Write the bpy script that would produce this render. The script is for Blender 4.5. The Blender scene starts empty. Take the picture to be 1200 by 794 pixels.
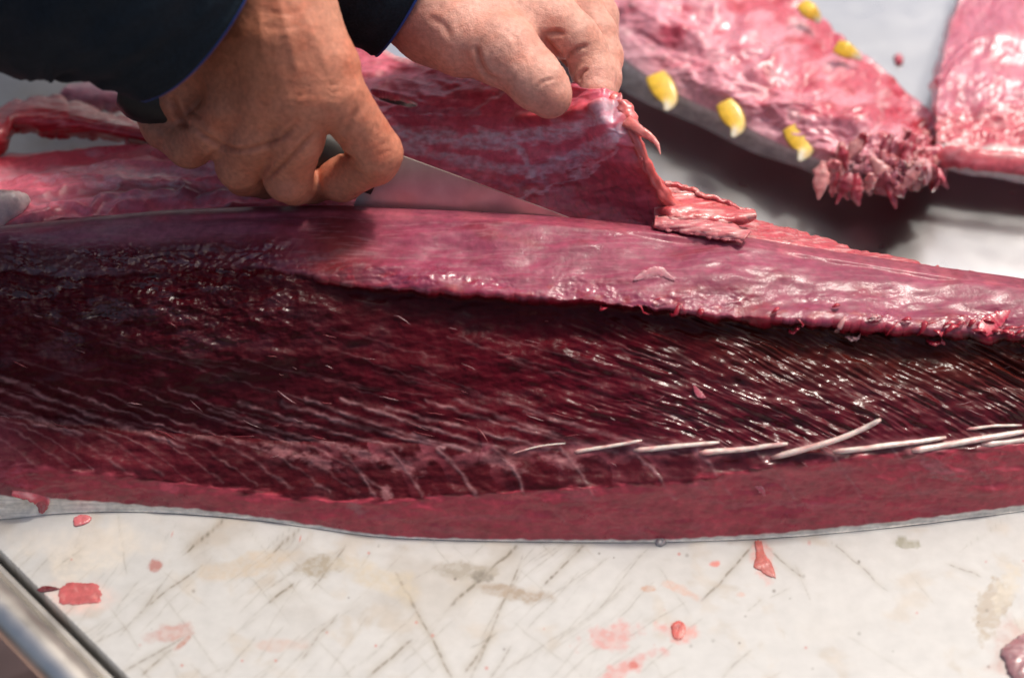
import bpy, math, random
import numpy as np
from mathutils import Vector, Matrix

random.seed(7)
rng = np.random.default_rng(11)
scene = bpy.context.scene
COL = scene.collection

# ------------------------------------------------------------------ camera, light
PITCH = math.radians(43.0)
DIST = 0.85
TGT = np.array([0.0, 0.0, 0.05])
FWD = np.array([0.0, math.cos(PITCH), -math.sin(PITCH)])
UPV = np.array([0.0, math.sin(PITCH), math.cos(PITCH)])
RGT = np.array([1.0, 0.0, 0.0])
CAM = TGT - FWD * DIST
FOC = 66.0
cam_d = bpy.data.cameras.new('camera')
cam = bpy.data.objects.new('camera', cam_d)
COL.objects.link(cam)
cam.location = CAM
cam.rotation_euler = (math.pi / 2 - PITCH, 0, 0)
cam_d.lens = FOC
cam_d.sensor_width = 36.0
cam_d.clip_start = 0.02
cam_d.clip_end = 200
cam_d.dof.use_dof = True
cam_d.dof.focus_distance = 0.862
cam_d.dof.aperture_fstop = 5.0
scene.camera = cam

SUN_EL, SUN_AZ = math.radians(62), math.radians(50)     # azimuth from +Y towards +X
world = bpy.data.worlds.new('World')
scene.world = world
world.use_nodes = True
wn = world.node_tree
sky = wn.nodes.new('ShaderNodeTexSky')
sky.sky_type = 'NISHITA'
sky.sun_disc = False
sky.sun_elevation = SUN_EL
sky.sun_rotation = SUN_AZ
sky.air_density = 1.0
sky.dust_density = 7.0
sky.ozone_density = 1.0
wn.links.new(sky.outputs[0], wn.nodes['Background'].inputs[0])
wn.nodes['Background'].inputs[1].default_value = 0.135
sl = bpy.data.lights.new('sun', 'SUN')
sl.energy = 2.6
sl.angle = math.radians(7)
sl.color = (1.0, 0.94, 0.85)
so = bpy.data.objects.new('sun', sl)
COL.objects.link(so)
sd = Vector((math.sin(SUN_AZ) * math.cos(SUN_EL), math.cos(SUN_AZ) * math.cos(SUN_EL), math.sin(SUN_EL)))
so.rotation_euler = sd.to_track_quat('Z', 'Y').to_euler()
so.location = sd * 3
scene.view_settings.view_transform = 'Standard'
scene.view_settings.look = 'None'
scene.view_settings.exposure = 0.06
scene.view_settings.gamma = 1

# ------------------------------------------------------------------ point helpers
KPX = 36.0 / FOC / 1200.0
def rays(px, py):
    px = np.asarray(px, float); py = np.asarray(py, float)
    a = (px - 600) * KPX; b = (397 - py) * KPX
    return FWD + a[..., None] * RGT + b[..., None] * UPV
def PZ(px, py, z):
    r = rays(px, py)
    t = (np.asarray(z, float) - CAM[2]) / r[..., 2]
    return CAM + r * t[..., None]
def PD(px, py, d):
    return CAM + rays(px, py) * np.asarray(d, float)[..., None]
def PY(px, py, y):
    r = rays(px, py)
    t = (np.asarray(y, float) - CAM[1]) / r[..., 1]
    return CAM + r * t[..., None]
def project(P):
    q = P - CAM
    d = q @ FWD
    return 600 + (q @ RGT) / d / KPX, 397 - (q @ UPV) / d / KPX

# ------------------------------------------------------------------ numeric noise
_perm = rng.permutation(512)
_perm = np.concatenate([_perm, _perm])
_ang = rng.uniform(0, 2 * math.pi, 512)
_gx, _gy = np.cos(_ang), np.sin(_ang)
def noise(x, y, seed=0):
    x, y = np.broadcast_arrays(np.asarray(x, float) + seed * 17.31, np.asarray(y, float) + seed * 9.77)
    xi = np.floor(x).astype(np.int64); yi = np.floor(y).astype(np.int64)
    xf = x - xi; yf = y - yi
    def g(ix, iy, dx, dy):
        h = _perm[(_perm[ix & 511] + iy) & 511]
        return _gx[h] * dx + _gy[h] * dy
    u = xf * xf * xf * (xf * (xf * 6 - 15) + 10); v = yf * yf * yf * (yf * (yf * 6 - 15) + 10)
    a = g(xi, yi, xf, yf); b = g(xi + 1, yi, xf - 1, yf)
    c = g(xi, yi + 1, xf, yf - 1); d = g(xi + 1, yi + 1, xf - 1, yf - 1)
    return 1.5 * ((a * (1 - u) + b * u) * (1 - v) + (c * (1 - u) + d * u) * v)
def fbm(x, y, o=4, seed=0, gain=0.5):
    s = 0; a = 1.0; f = 1.0; n = 0
    for i in range(o):
        s = s + a * noise(x * f, y * f, seed + i * 3); n += a; a *= gain; f *= 2.03
    return s / n
def ridge(x, y, o=3, seed=0):
    s = 0; a = 1.0; f = 1.0; n = 0
    for i in range(o):
        s = s + a * (1 - np.abs(noise(x * f, y * f, seed + i * 5)) * 2.2); n += a; a *= 0.5; f *= 2.1
    return s / n
def sstep(a, b, x):
    t = np.clip((x - a) / (b - a), 0, 1)
    return t * t * (3 - 2 * t)
def mix(a, b, t):
    t = np.asarray(t)[..., None]
    return a * (1 - t) + np.asarray(b) * t
def smooth_curve(pts):
    """Catmull-Rom through x-sorted points; returns y(x)"""
    p = np.array(pts, float)
    xs, ys = p[:, 0], p[:, 1]
    m = np.gradient(ys, xs)
    def f(x):
        x = np.asarray(x, float)
        xc = np.clip(x, xs[0], xs[-1])
        i = np.clip(np.searchsorted(xs, xc) - 1, 0, len(xs) - 2)
        h = xs[i + 1] - xs[i]; t = (xc - xs[i]) / h
        h00 = 2 * t**3 - 3 * t**2 + 1; h10 = t**3 - 2 * t**2 + t
        h01 = -2 * t**3 + 3 * t**2; h11 = t**3 - t**2
        r = h00 * ys[i] + h10 * h * m[i] + h01 * ys[i + 1] + h11 * h * m[i + 1]
        return r + (x - xc) * np.where(x < xs[0], m[0], m[-1])
    return f
def path(pts, n):
    """resample a Catmull-Rom polyline of any dimension"""
    p = np.array(pts, float)
    P = np.vstack([2 * p[0] - p[1], p, 2 * p[-1] - p[-2]])
    t = np.linspace(0, len(p) - 1, n); i = np.clip(t.astype(int), 0, len(p) - 2); f = (t - i)[:, None]
    a, b, c, d = P[i], P[i + 1], P[i + 2], P[i + 3]
    return 0.5 * ((2 * b) + (-a + c) * f + (2 * a - 5 * b + 4 * c - d) * f**2 + (-a + 3 * b - 3 * c + d) * f**3)

# ------------------------------------------------------------------ mesh helpers
def make_mesh(name, V, F, mat, smooth=True, col=None, attrs=None):
    V = np.ascontiguousarray(V, dtype=np.float32).reshape(-1, 3)
    me = bpy.data.meshes.new(name)
    if isinstance(F, np.ndarray):
        k = F.shape[1]
        me.vertices.add(len(V)); me.vertices.foreach_set('co', V.ravel())
        me.loops.add(F.size); me.loops.foreach_set('vertex_index', F.astype(np.int32).ravel())
        me.polygons.add(len(F)); me.polygons.foreach_set('loop_start', (np.arange(len(F)) * k).astype(np.int32))
        me.update(calc_edges=True)
    else:
        me.from_pydata([tuple(v) for v in V], [], F)
    me.validate(clean_customdata=False)
    if smooth:
        me.polygons.foreach_set('use_smooth', np.ones(len(me.polygons), bool))
    if col is not None:
        a = me.color_attributes.new('Col', 'FLOAT_COLOR', 'POINT')
        c = np.ones((len(V), 4), np.float32); c[:, :3] = np.clip(np.asarray(col).reshape(-1, 3), 0, 1)
        a.data.foreach_set('color', c.ravel())
    for k_, val in (attrs or {}).items():
        a = me.attributes.new(k_, 'FLOAT', 'POINT')
        a.data.foreach_set('value', np.ascontiguousarray(val, dtype=np.float32).ravel())
    if mat: me.materials.append(mat)
    me.update()
    return me
def obj(name, me, parent=None, **props):
    o = bpy.data.objects.new(name, me)
    COL.objects.link(o)
    if parent is not None:
        o.parent = parent
        o.matrix_parent_inverse = Matrix.Translation(-Vector(parent.location)) if parent.get('_root') else Matrix()
    for k, v in props.items(): o[k] = v
    return o
def thing(name, loc, label, category, group=None):
    o = bpy.data.objects.new(name, None)
    COL.objects.link(o); o.location = loc; o.empty_display_size = 0.02
    o['_root'] = 1; o['label'] = label; o['category'] = category
    if group: o['group'] = group
    return o
def grid_faces(nu, nv, wrap=False):
    i = np.arange(nu - 1)[:, None]; j = np.arange(nv if wrap else nv - 1)[None, :]
    j2 = (j + 1) % nv
    a = i * nv + j; b = (i + 1) * nv + j; c = (i + 1) * nv + j2; d = i * nv + j2
    return np.stack([a, b, c, d], -1).reshape(-1, 4)
def grid_normals(P):
    du = np.gradient(P, axis=0); dv = np.gradient(P, axis=1)
    n = np.cross(du, dv)
    return n / (np.linalg.norm(n, axis=-1, keepdims=True) + 1e-12)
def sweep(pts, radii, seg=16, flat=None, ref=(0, 0, 1), cap=True, n=None):
    """tube around a path; flat = ratio of second axis"""
    P = np.array(pts, float); R = np.array(radii, float)
    if n:
        Q = path(np.hstack([P, R[:, None]]), n); P, R = Q[:, :3], np.maximum(Q[:, 3], 1e-4)
    T = np.gradient(P, axis=0); T /= np.linalg.norm(T, axis=1, keepdims=True) + 1e-12
    ref = np.array(ref, float)
    A = np.cross(T, ref); A /= np.linalg.norm(A, axis=1, keepdims=True) + 1e-12
    B = np.cross(A, T)
    th = np.linspace(0, 2 * math.pi, seg, endpoint=False)
    fl = 1.0 if flat is None else flat
    V = P[:, None] + R[:, None, None] * (np.cos(th)[None, :, None] * A[:, None] + fl * np.sin(th)[None, :, None] * B[:, None])
    F = grid_faces(len(P), seg, wrap=True)
    V2 = V.reshape(-1, 3)
    if cap:
        V2 = np.vstack([V2, P[0], P[-1]])
        n0 = len(V2) - 2; L = (len(P) - 1) * seg
        k = np.arange(seg); k2 = (k + 1) % seg
        f0 = np.stack([np.full(seg, n0), k, k2, k2], -1); f1 = np.stack([np.full(seg, n0 + 1), L + k2, L + k, L + k], -1)
        Fl = [tuple(f) for f in F] + [tuple(f[:3]) for f in f0] + [tuple(f[:3]) for f in f1]
        return V2, Fl
    return V2, [tuple(f) for f in F]
def box(x0, x1, y0, y1, z0, z1):
    V = [(x, y, z) for x in (x0, x1) for y in (y0, y1) for z in (z0, z1)]
    F = [(0, 1, 3, 2), (4, 6, 7, 5), (0, 4, 5, 1), (2, 3, 7, 6), (0, 2, 6, 4), (1, 5, 7, 3)]
    return V, F
def bevel(o, w, s=2):
    m = o.modifiers.new('bevel', 'BEVEL'); m.width = w; m.segments = s; m.limit_method = 'ANGLE'

# ------------------------------------------------------------------ materials
def new_mat(name):
    m = bpy.data.materials.new(name); m.use_nodes = True
    return m, m.node_tree, m.node_tree.nodes['Principled BSDF']
def wet(name, color=None, rough=0.3, rough_var=0.15, sss=0.0, sss_r=(1, .3, .2), sss_s=0.006, bumps=((250, .15, .0004),),
        coat=0.0, coat_rough=0.12, metallic=0.0, colvar=0.12, varscale=300, spec=0.5, stretch=(1, 1, 1), use_rough_attr=False, use_spec_attr=False):
    m, t, b = new_mat(name)
    N, L = t.nodes, t.links
    tc = N.new('ShaderNodeTexCoord')
    mp = N.new('ShaderNodeMapping'); mp.inputs['Scale'].default_value = stretch
    L.new(tc.outputs['Object'], mp.inputs[0])
    if color is None:
        at = N.new('ShaderNodeAttribute'); at.attribute_name = 'Col'; csock = at.outputs['Color']
    else:
        rgb = N.new('ShaderNodeRGB'); rgb.outputs[0].default_value = (*color, 1); csock = rgb.outputs[0]
    nz = N.new('ShaderNodeTexNoise'); nz.inputs['Scale'].default_value = varscale; nz.inputs['Detail'].default_value = 4
    L.new(mp.outputs[0], nz.inputs['Vector'])
    mr = N.new('ShaderNodeMapRange'); mr.inputs['To Min'].default_value = 1 - colvar * 2; mr.inputs['To Max'].default_value = 1 + colvar * 2
    mr.inputs['From Min'].default_value = .25; mr.inputs['From Max'].default_value = .75
    L.new(nz.outputs[0], mr.inputs[0])
    mx = N.new('ShaderNodeVectorMath'); mx.operation = 'MULTIPLY'
    L.new(csock, mx.inputs[0]); L.new(mr.outputs[0], mx.inputs[1])
    L.new(mx.outputs[0], b.inputs['Base Color'])
    n2 = N.new('ShaderNodeTexNoise'); n2.inputs['Scale'].default_value = 60; n2.inputs['Detail'].default_value = 5
    L.new(mp.outputs[0], n2.inputs['Vector'])
    m2 = N.new('ShaderNodeMapRange'); m2.inputs['From Min'].default_value = .3; m2.inputs['From Max'].default_value = .7
    m2.inputs['To Min'].default_value = max(.03, rough - rough_var); m2.inputs['To Max'].default_value = rough + rough_var
    L.new(n2.outputs[0], m2.inputs[0])
    rs = m2.outputs[0]
    if use_rough_attr:
        ra = N.new('ShaderNodeAttribute'); ra.attribute_name = 'rgh'
        ad = N.new('ShaderNodeMath'); ad.operation = 'ADD'; ad.use_clamp = True
        L.new(rs, ad.inputs[0]); L.new(ra.outputs['Fac'], ad.inputs[1]); rs = ad.outputs[0]
    L.new(rs, b.inputs['Roughness'])
    prev = None
    for sc, st, di in bumps:
        bn = N.new('ShaderNodeTexNoise'); bn.inputs['Scale'].default_value = sc; bn.inputs['Detail'].default_value = 5
        L.new(mp.outputs[0], bn.inputs['Vector'])
        bp = N.new('ShaderNodeBump'); bp.inputs['Strength'].default_value = st; bp.inputs['Distance'].default_value = di
        L.new(bn.outputs[0], bp.inputs['Height'])
        if prev: L.new(prev.outputs[0], bp.inputs['Normal'])
        prev = bp
    if prev: L.new(prev.outputs[0], b.inputs['Normal'])
    b.inputs['Metallic'].default_value = metallic
    b.inputs['Specular IOR Level'].default_value = spec
    if use_spec_attr:
        sa = N.new('ShaderNodeAttribute'); sa.attribute_name = 'spc'
        L.new(sa.outputs['Fac'], b.inputs['Specular IOR Level'])
        sm_ = N.new('ShaderNodeMath'); sm_.operation = 'MULTIPLY'; sm_.inputs[1].default_value = coat * 2
        L.new(sa.outputs['Fac'], sm_.inputs[0]); L.new(sm_.outputs[0], b.inputs['Coat Weight'])
    if sss:
        b.inputs['Subsurface Weight'].default_value = sss
        b.inputs['Subsurface Radius'].default_value = sss_r
        b.inputs['Subsurface Scale'].default_value = sss_s
    if coat:
        if not use_spec_attr: b.inputs['Coat Weight'].default_value = coat
        b.inputs['Coat Roughness'].default_value = coat_rough
        if prev: L.new(prev.outputs[0], b.inputs['Coat Normal'])
    return m

M_loin = wet('tuna_flesh', rough=.34, rough_var=.16, bumps=((420, .35, .0005), (1500, .25, .0002)), coat=.25, coat_rough=.16,
             colvar=.12, use_rough_attr=True, use_spec_attr=True, sss=.12, sss_s=.003)
M_meat = wet('pink_flesh', rough=.36, rough_var=.14, bumps=((300, .4, .0006), (1200, .3, .0002)), coat=.35, coat_rough=.18,
             colvar=.12, sss=.25, sss_s=.005)
M_bone = wet('bone', rough=.3, bumps=((500, .3, .0003),), coat=.4, sss=.3, sss_s=.003, colvar=.12)
M_skin = wet('skin', rough=.5, rough_var=.1, bumps=((300, .4, .0008), (1300, .5, .0003)), sss=.14, sss_r=(1, .35, .18),
             sss_s=.004, colvar=.10, varscale=420, spec=.38)
def add_cells(m, sc, st, di):
    t = m.node_tree; N, L = t.nodes, t.links; b = N['Principled BSDF']
    vo = N.new('ShaderNodeTexVoronoi'); vo.feature = 'DISTANCE_TO_EDGE'; vo.inputs['Scale'].default_value = sc
    tc = N.new('ShaderNodeTexCoord'); L.new(tc.outputs['Object'], vo.inputs['Vector'])
    mr = N.new('ShaderNodeMapRange'); mr.inputs['From Max'].default_value = .12; L.new(vo.outputs['Distance'], mr.inputs[0])
    bp = N.new('ShaderNodeBump'); bp.inputs['Strength'].default_value = st; bp.inputs['Distance'].default_value = di
    old = b.inputs['Normal'].links[0].from_socket
    L.new(mr.outputs[0], bp.inputs['Height']); L.new(old, bp.inputs['Normal']); L.new(bp.outputs[0], b.inputs['Normal'])
add_cells(M_skin, 720, .35, .00022)
M_cloth = wet('navy_cloth', color=(.007, .014, .022), rough=.85, rough_var=.1, bumps=((900, .6, .0005), (120, .3, .001)), colvar=.25, spec=.25, varscale=800)
M_trim = wet('blue_trim', color=(.012, .05, .25), rough=.6, bumps=((900, .5, .0003),))
M_board = wet('board_white', rough=.42, rough_var=.12, bumps=((180, .15, .0004), (900, .2, .00015)), colvar=.03, varscale=150)
M_steel = wet('stainless_steel', color=(.56, .57, .58), rough=.30, rough_var=.03, metallic=1, bumps=(), colvar=.03, varscale=12)
M_tube = wet('steel_tube', color=(.64, .61, .57), rough=.44, rough_var=.06, metallic=1, bumps=(), colvar=.05, varscale=30)
M_blade = wet('blade_steel', color=(.70, .64, .60), rough=.38, rough_var=.07, metallic=1, bumps=((90, .08, .0003),), colvar=.1, varscale=60, stretch=(1, 1, 1))
M_handle = wet('black_handle', color=(.02, .018, .016), rough=.5, bumps=((200, .2, .0003),))
M_tile = wet('brown_tile', color=(.45, .27, .20), rough=.5, bumps=((60, .3, .002),), colvar=.2, varscale=14)
M_grout = wet('grout', color=(.10, .07, .06), rough=.8, bumps=((100, .3, .002),))
M_fish = wet('fish_skin', rough=.3, rough_var=.1, bumps=((300, .3, .0004),), coat=.4, metallic=.2, colvar=.1)
M_fin = wet('yellow_fin', rough=.35, bumps=((400, .4, .0004),), coat=.3, sss=.2, sss_s=.003)

# ------------------------------------------------------------------ setting
# floor with tiles, far below the table
V, F = box(-6, 6, -6, 6, -.93, -.90)
fl = obj('floor', make_mesh('floor', V, F, M_grout, smooth=False), kind='structure')
tile_me = None
ta = math.radians(28)
for i in range(-5, 5):
    for j in range(-5, 5):
        if tile_me is None:
            V, F = box(-.147, .147, -.147, .147, 0, .012)
            tile_me = make_mesh('tile', V, F, M_tile, smooth=False)
        cx, cy = i * .3, j * .3
        x = cx * math.cos(ta) - cy * math.sin(ta) - .75; y = cx * math.sin(ta) + cy * math.cos(ta) + .2
        if abs(x + .6) > 1.2 or abs(y) > 1.2: continue
        o = obj('tile', tile_me, fl); o.location = (x, y, -.8995); o.rotation_euler = (0, 0, ta)
bevel_src = fl

# table edge runs from A to B on the steel table
BZ = 0.0                       # top of the board
A = PZ(-5, 656, -.004); B = PZ(136, 797, -.004)
ed = (B - A); ed[2] = 0; ed /= np.linalg.norm(ed)
en = np.array([ed[1], -ed[0], 0.0])            # points outward (left-front)
if en[0] > 0: en = -en
table = thing('steel_table', (0.3, .5, -.9), 'stainless steel work table with rolled tube rim under the board and fish', 'table')
TZ = -.014
def off(s, o, z): return A + ed * s + en * o + np.array([0, 0, z + .004])
# top plate (slab)
c = [off(-1.25, .0, TZ), off(.55, .0, TZ), off(.55, -1.5, TZ), off(-1.25, -1.5, TZ)]
nS = 60
top = []
V = np.array(c + [q + np.array([0, 0, -.003]) for q in c])
F = [(0, 1, 2, 3), (7, 6, 5, 4), (0, 4, 5, 1), (1, 5, 6, 2), (2, 6, 7, 3), (3, 7, 4, 0)]
obj('tabletop', make_mesh('tabletop', V, F, M_steel, smooth=False), table)
# rim: rolled tube and a small upstand
V, F = sweep([off(-1.25, .0125, -.006), off(.55, .0125, -.006)], [.0088, .0088], seg=40, n=8)
o = obj('rim_tube', make_mesh('rim_tube', V, F, M_tube), table)
pr = [(.0, -.0142), (.0, -.003), (.0012, -.0008), (.003, -.0008), (.0042, -.003), (.0045, -.012), (.003, -.0142)]
V = np.array([off(s, q[0], q[1]) for s in (-1.25, .55) for q in pr]); k = len(pr)
F = [(i, (i + 1) % k, k + (i + 1) % k, k + i) for i in range(k)] + [tuple(range(k))[::-1], tuple(range(k, 2 * k))]
obj('rim_lip', make_mesh('rim_lip', V, F, M_tube, smooth=False), table)
for s, w in ((-1.1, -.1), (.45, -.1), (-1.1, -1.4), (.45, -1.4)):
    p = off(s, w, -.018)
    V, F = sweep([(p[0], p[1], -.017), (p[0], p[1], -.88)], [.02, .02], seg=20, ref=(0, 1, 0))
    obj('leg', make_mesh('leg', V, F, M_tube), table)

# ---- white board: polygon sheet; fine grid in front, painted stains and cut marks
bx = np.concatenate([np.linspace(-.62, -.262, 40, endpoint=False), np.linspace(-.262, .262, 1150), np.linspace(.264, .6, 30)])
by = np.concatenate([np.linspace(-.34, -.205, 60, endpoint=False), np.linspace(-.205, -.08, 330), np.linspace(-.078, .5, 230)])
X, Y = np.meshgrid(bx, by, indexing='ij')
px, py = project(np.stack([X, Y, np.zeros_like(X)], -1))
base = np.ones(X.shape + (3,)) * np.array([.46, .452, .435])
mott = fbm(X * 14, Y * 14, 5, 3)
mot2 = fbm(X * 45 + mott, Y * 45, 5, 9)
base = mix(base, [.46, .44, .41], sstep(.0, .45, mott) * .6)
vein = sstep(.55, .95, ridge(X * 22 + mott * 1.5 + Y * 14, Y * 26 - X * 16, 4, 13)) * sstep(-.15, .4, mot2)
base = mix(base, [.36, .32, .27], vein * .55)
base = mix(base, [.44, .39, .33], sstep(.12, .45, mot2) * .6)
grime = fbm(X * 25 + 3, Y * 25, 5, 21)
leftish = np.clip(1.15 - np.abs(px - 380) / 420, 0, 1) * sstep(775, 640, py)
base = mix(base, [.34, .305, .265], sstep(-.1, .4, grime) * .8 * leftish)
hz = np.zeros_like(X)
def seg_dist(px, py, a, b):
    ax, ay = a; bx_, by_ = b
    dx, dy = bx_ - ax, by_ - ay; L2 = dx * dx + dy * dy
    t = np.clip(((px - ax) * dx + (py - ay) * dy) / L2, 0, 1)
    return np.hypot(px - ax - t * dx, py - ay - t * dy), t
wobx = fbm(px / 40, py / 40, 3, 31) * 3; woby = fbm(px / 40, py / 40, 3, 41) * 3
wpx, wpy = px + wobx, py + woby
cuts = [((265, 607), (214, 650), 1.1, .8), ((237, 662), (170, 711), .9, .55), ((352, 618), (300, 668), .9, .5), ((344, 682), (316, 707), 1.1, .8),
        ((138, 600), (148, 672), .9, .3), ((221, 742), (136, 792), .8, .5), ((16, 660), (0, 668), 1.0, .6), ((610, 636), (528, 709), 1.6, .8),
        ((483, 749), (430, 794), 1.2, .7), ((613, 650), (552, 796), 1.0, .55), ((463, 670), (486, 712), 1.5, .8), ((486, 712), (531, 795), .9, .8), ((687, 636), (635, 690), 1.2, .6),
        ((887, 634), (822, 703), 1.2, .7), ((895, 638), (942, 678), .8, .5), ((974, 634), (1040, 692), .7, .4), ((1108, 660), (1150, 676), .7, .4),
        ((575, 742), (545, 790), 1.0, .7), ((600, 755), (575, 796), .8, .4), ((395, 720), (350, 775), .8, .4), ((100, 640), (60, 668), .8, .4),
        ((200, 760), (165, 792), .9, .6), ((760, 640), (700, 715), .8, .25), ((405, 640), (365, 690), .9, .45), ((300, 745), (262, 790), .8, .3), ((880, 760), (845, 794), .8, .35)]
for i in range(170):
    x0 = rng.uniform(-20, 820 if i < 130 else 1200); y0 = rng.uniform(600, 790); L = rng.uniform(20, 120); a = math.radians(rng.choice([rng.normal(138, 9), rng.normal(50, 12)], p=[.8, .2]))
    cuts.append(((x0, y0), (x0 + L * math.cos(a), y0 + L * math.sin(a)), rng.uniform(.4, .9), rng.uniform(.05, .26)))
for a, b, w, s in cuts:
    m = (px > min(a[0], b[0]) - 12) & (px < max(a[0], b[0]) + 12) & (py > min(a[1], b[1]) - 12) & (py < max(a[1], b[1]) + 12)
    if not m.any(): continue
    d, t = seg_dist(wpx[m], wpy[m], a, b)
    br = sstep(-.35, .15, noise(wpx[m] / 7, wpy[m] / 7, 5)) * .7 + .3
    end = np.minimum(1, 6 * np.minimum(t, 1 - t) + .25)
    k = np.clip(np.exp(-(d / (w * 1.15)) ** 2) * s * 1.3 * br * end, 0, 1)
    base[m] = mix(base[m], [.10, .085, .065], k)
    k2 = np.exp(-(d / (w * 6)) ** 2) * s * .35 * end
    base[m] = mix(base[m], [.30, .26, .20], k2 * 1.5)
    hz[m] -= .00008 * k
def blot(cx, cy, rx, ry, ang, col, s, rag=.5, seed=0, soft=.35):
    ca, sa = math.cos(math.radians(ang)), math.sin(math.radians(ang))
    dx, dy = px - cx, py - cy
    u = (dx * ca + dy * sa) / rx; v = (-dx * sa + dy * ca) / ry
    r = np.hypot(u, v) + fbm(px / (rx * .6 + 3), py / (rx * .6 + 3), 4, 50 + seed) * rag * 1.6
    base[...] = mix(base, col, np.clip(sstep(1 + soft, 1 - soft, r) * s * 1.35 * (.7 + .6 * sstep(-.3, .4, fbm(px / 9, py / 7, 3, 90 + seed))), 0, .95))
blot(375, 662, 26, 11, -10, (.30, .26, .20), .6, seed=1)
blot(290, 662, 55, 12, -12, (.45, .38, .30), .5, seed=2)
blot(546, 668, 34, 9, 5, (.30, .27, .22), .65, seed=3)
blot(563, 675, 12, 7, 0, (.16, .14, .11), .5, seed=33)
blot(606, 696, 40, 9, 8, (.30, .24, .18), .6, seed=4)
blot(444, 676, 50, 16, 20, (.45, .39, .30), .45, seed=5)
blot(182, 662, 8, 7, 0, (.36, .17, .15), .8, .3, seed=6)
blot(198, 741, 26, 9, -10, (.42, .25, .22), .5, seed=7)
blot(215, 752, 14, 3, -40, (.38, .20, .16), .6, seed=8)
blot(330, 755, 30, 7, 0, (.45, .32, .27), .35, seed=9)
blot(715, 745, 30, 14, -15, (.50, .27, .25), .6, .7, seed=10)
blot(735, 783, 34, 9, -25, (.50, .25, .23), .6, .7, seed=11)
blot(742, 779, 6, 4, 0, (.45, .12, .10), .8, .3, seed=12)
blot(760, 690, 8, 4, 0, (.42, .27, .20), .6, .4, seed=13)
blot(800, 692, 22, 5, 25, (.50, .32, .25), .4, .6, seed=14)
blot(795, 740, 20, 12, 10, (.55, .25, .22), .5, .6, seed=25)
blot(893, 655, 12, 24, -20, (.55, .28, .25), .45, .5, seed=26)
blot(1195, 765, 34, 34, 10, (.42, .30, .27), .5, .5, seed=27)
blot(838, 660, 6, 4, 0, (.55, .18, .15), .7, .3, seed=15)
blot(1163, 712, 17, 36, 22, (.36, .31, .25), .75, .45, seed=16, soft=.2)
blot(1180, 690, 12, 26, 25, (.48, .43, .35), .5, .6, seed=17)
blot(1062, 636, 14, 6, 10, (.26, .25, .19), .75, .35, seed=18, soft=.2)
blot(868, 696, 5, 3, 0, (.5, .35, .3), .5, .3, seed=19)
blot(112, 652, 60, 22, -30, (.58, .52, .44), .35, .6, seed=20)
blot(92, 700, 34, 17, 0, (.66, .42, .36), .45, .3, seed=23, soft=.5)
blot(93, 640, 90, 20, 0, (.55, .50, .44), .35, .6, seed=24)
for i in range(70):
    cx, cy = rng.uniform(0, 1200), rng.uniform(605, 792); r = rng.uniform(.8, 2.2)
    m = (np.abs(px - cx) < 6) & (np.abs(py - cy) < 6)
    if m.any():
        cc = [.12, .10, .08] if rng.random() < .6 else [.45, .13, .10]
        base[m] = mix(base[m], cc, sstep(r * 1.5, r * .5, np.hypot(px[m] - cx, py[m] - cy)) * rng.uniform(.3, .8))
Z = BZ + hz + fbm(X * 30, Y * 30, 3, 77) * .00025
Pb = np.stack([X, Y, Z], -1)
# keep the part right of the rim, and cut the far right corner away under the fish
inner = (X - A[0]) * en[0] + (Y - A[1]) * en[1] < -.003
far = Y < np.where(X > .03, .0 - .03 * (X - .03), 9)
far &= (Y < np.where(X > -.13, .12, .5))
keep = inner & far
Fb = grid_faces(*X.shape)
kf = keep.ravel()[Fb].all(1)
Fb = Fb[kf]
used = np.unique(Fb); rem = -np.ones(X.size, np.int64); rem[used] = np.arange(len(used))
me = make_mesh('cutting_board', Pb.reshape(-1, 3)[used], rem[Fb], M_board, col=base.reshape(-1, 3)[used])
board = obj('cutting_board', me, label='worn white cutting board with knife scars and blood stains under the tuna', category='cutting board')
sm = board.modifiers.new('slab', 'SOLIDIFY'); sm.thickness = .0125; sm.offset = -1

# ------------------------------------------------------------------ the tuna loin
fB = smooth_curve([(-250, 600), (-100, 606), (0, 608), (60, 602), (140, 599), (220, 602), (300, 609), (380, 620), (430, 627), (520, 632), (620, 634), (800, 634), (900, 630), (1000, 622), (1100, 611), (1200, 598), (1450, 560)])
fS = smooth_curve([(-250, 565), (-100, 574), (0, 579), (60, 583), (140, 590), (220, 596), (300, 605), (380, 617), (430, 625), (520, 630.5), (620, 632), (800, 631), (900, 625), (1000, 616), (1100, 605), (1200, 591), (1450, 552)])
fK = smooth_curve([(-250, 540), (0, 545), (100, 553), (200, 565), (300, 578), (400, 588), (480, 584), (540, 581), (620, 576), (700, 571), (800, 563), (880, 551), (960, 540), (1100, 530), (1200, 520), (1450, 500)])
fN = smooth_curve([(-250, 470), (0, 490), (150, 505), (300, 517), (450, 521), (600, 521), (750, 522), (880, 525), (1000, 519), (1100, 513), (1200, 506), (1450, 485)])
fL = smooth_curve([(-250, 325), (0, 318), (100, 324), (200, 318), (320, 316), (400, 333), (500, 343), (600, 350), (700, 357), (800, 367), (900, 376), (1000, 382), (1100, 390), (1200, 397), (1450, 425)])
fC = smooth_curve([(-250, 300), (-100, 283), (0, 272), (100, 262), (200, 253), (300, 249), (400, 248), (500, 252), (600, 258), (700, 265), (800, 276), (900, 290), (1000, 306), (1100, 322), (1200, 337), (1450, 385)])
NU, NF, NBK = 1330, 350, 26
ux = np.linspace(-230, 1420, NU)
vv = np.linspace(0, 1, NF)
jag = fbm(ux / 22, ux * 0 + 3.3, 4, 61) * 6
Bx, Sx, Kx, Nx, Lx, Cx = fB(ux), fS(ux), fK(ux), fN(ux), fL(ux), fC(ux)
scl = 1 - .22 * sstep(650, 1250, ux)
zS = (Bx - Sx) * .00045 + .001
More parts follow.
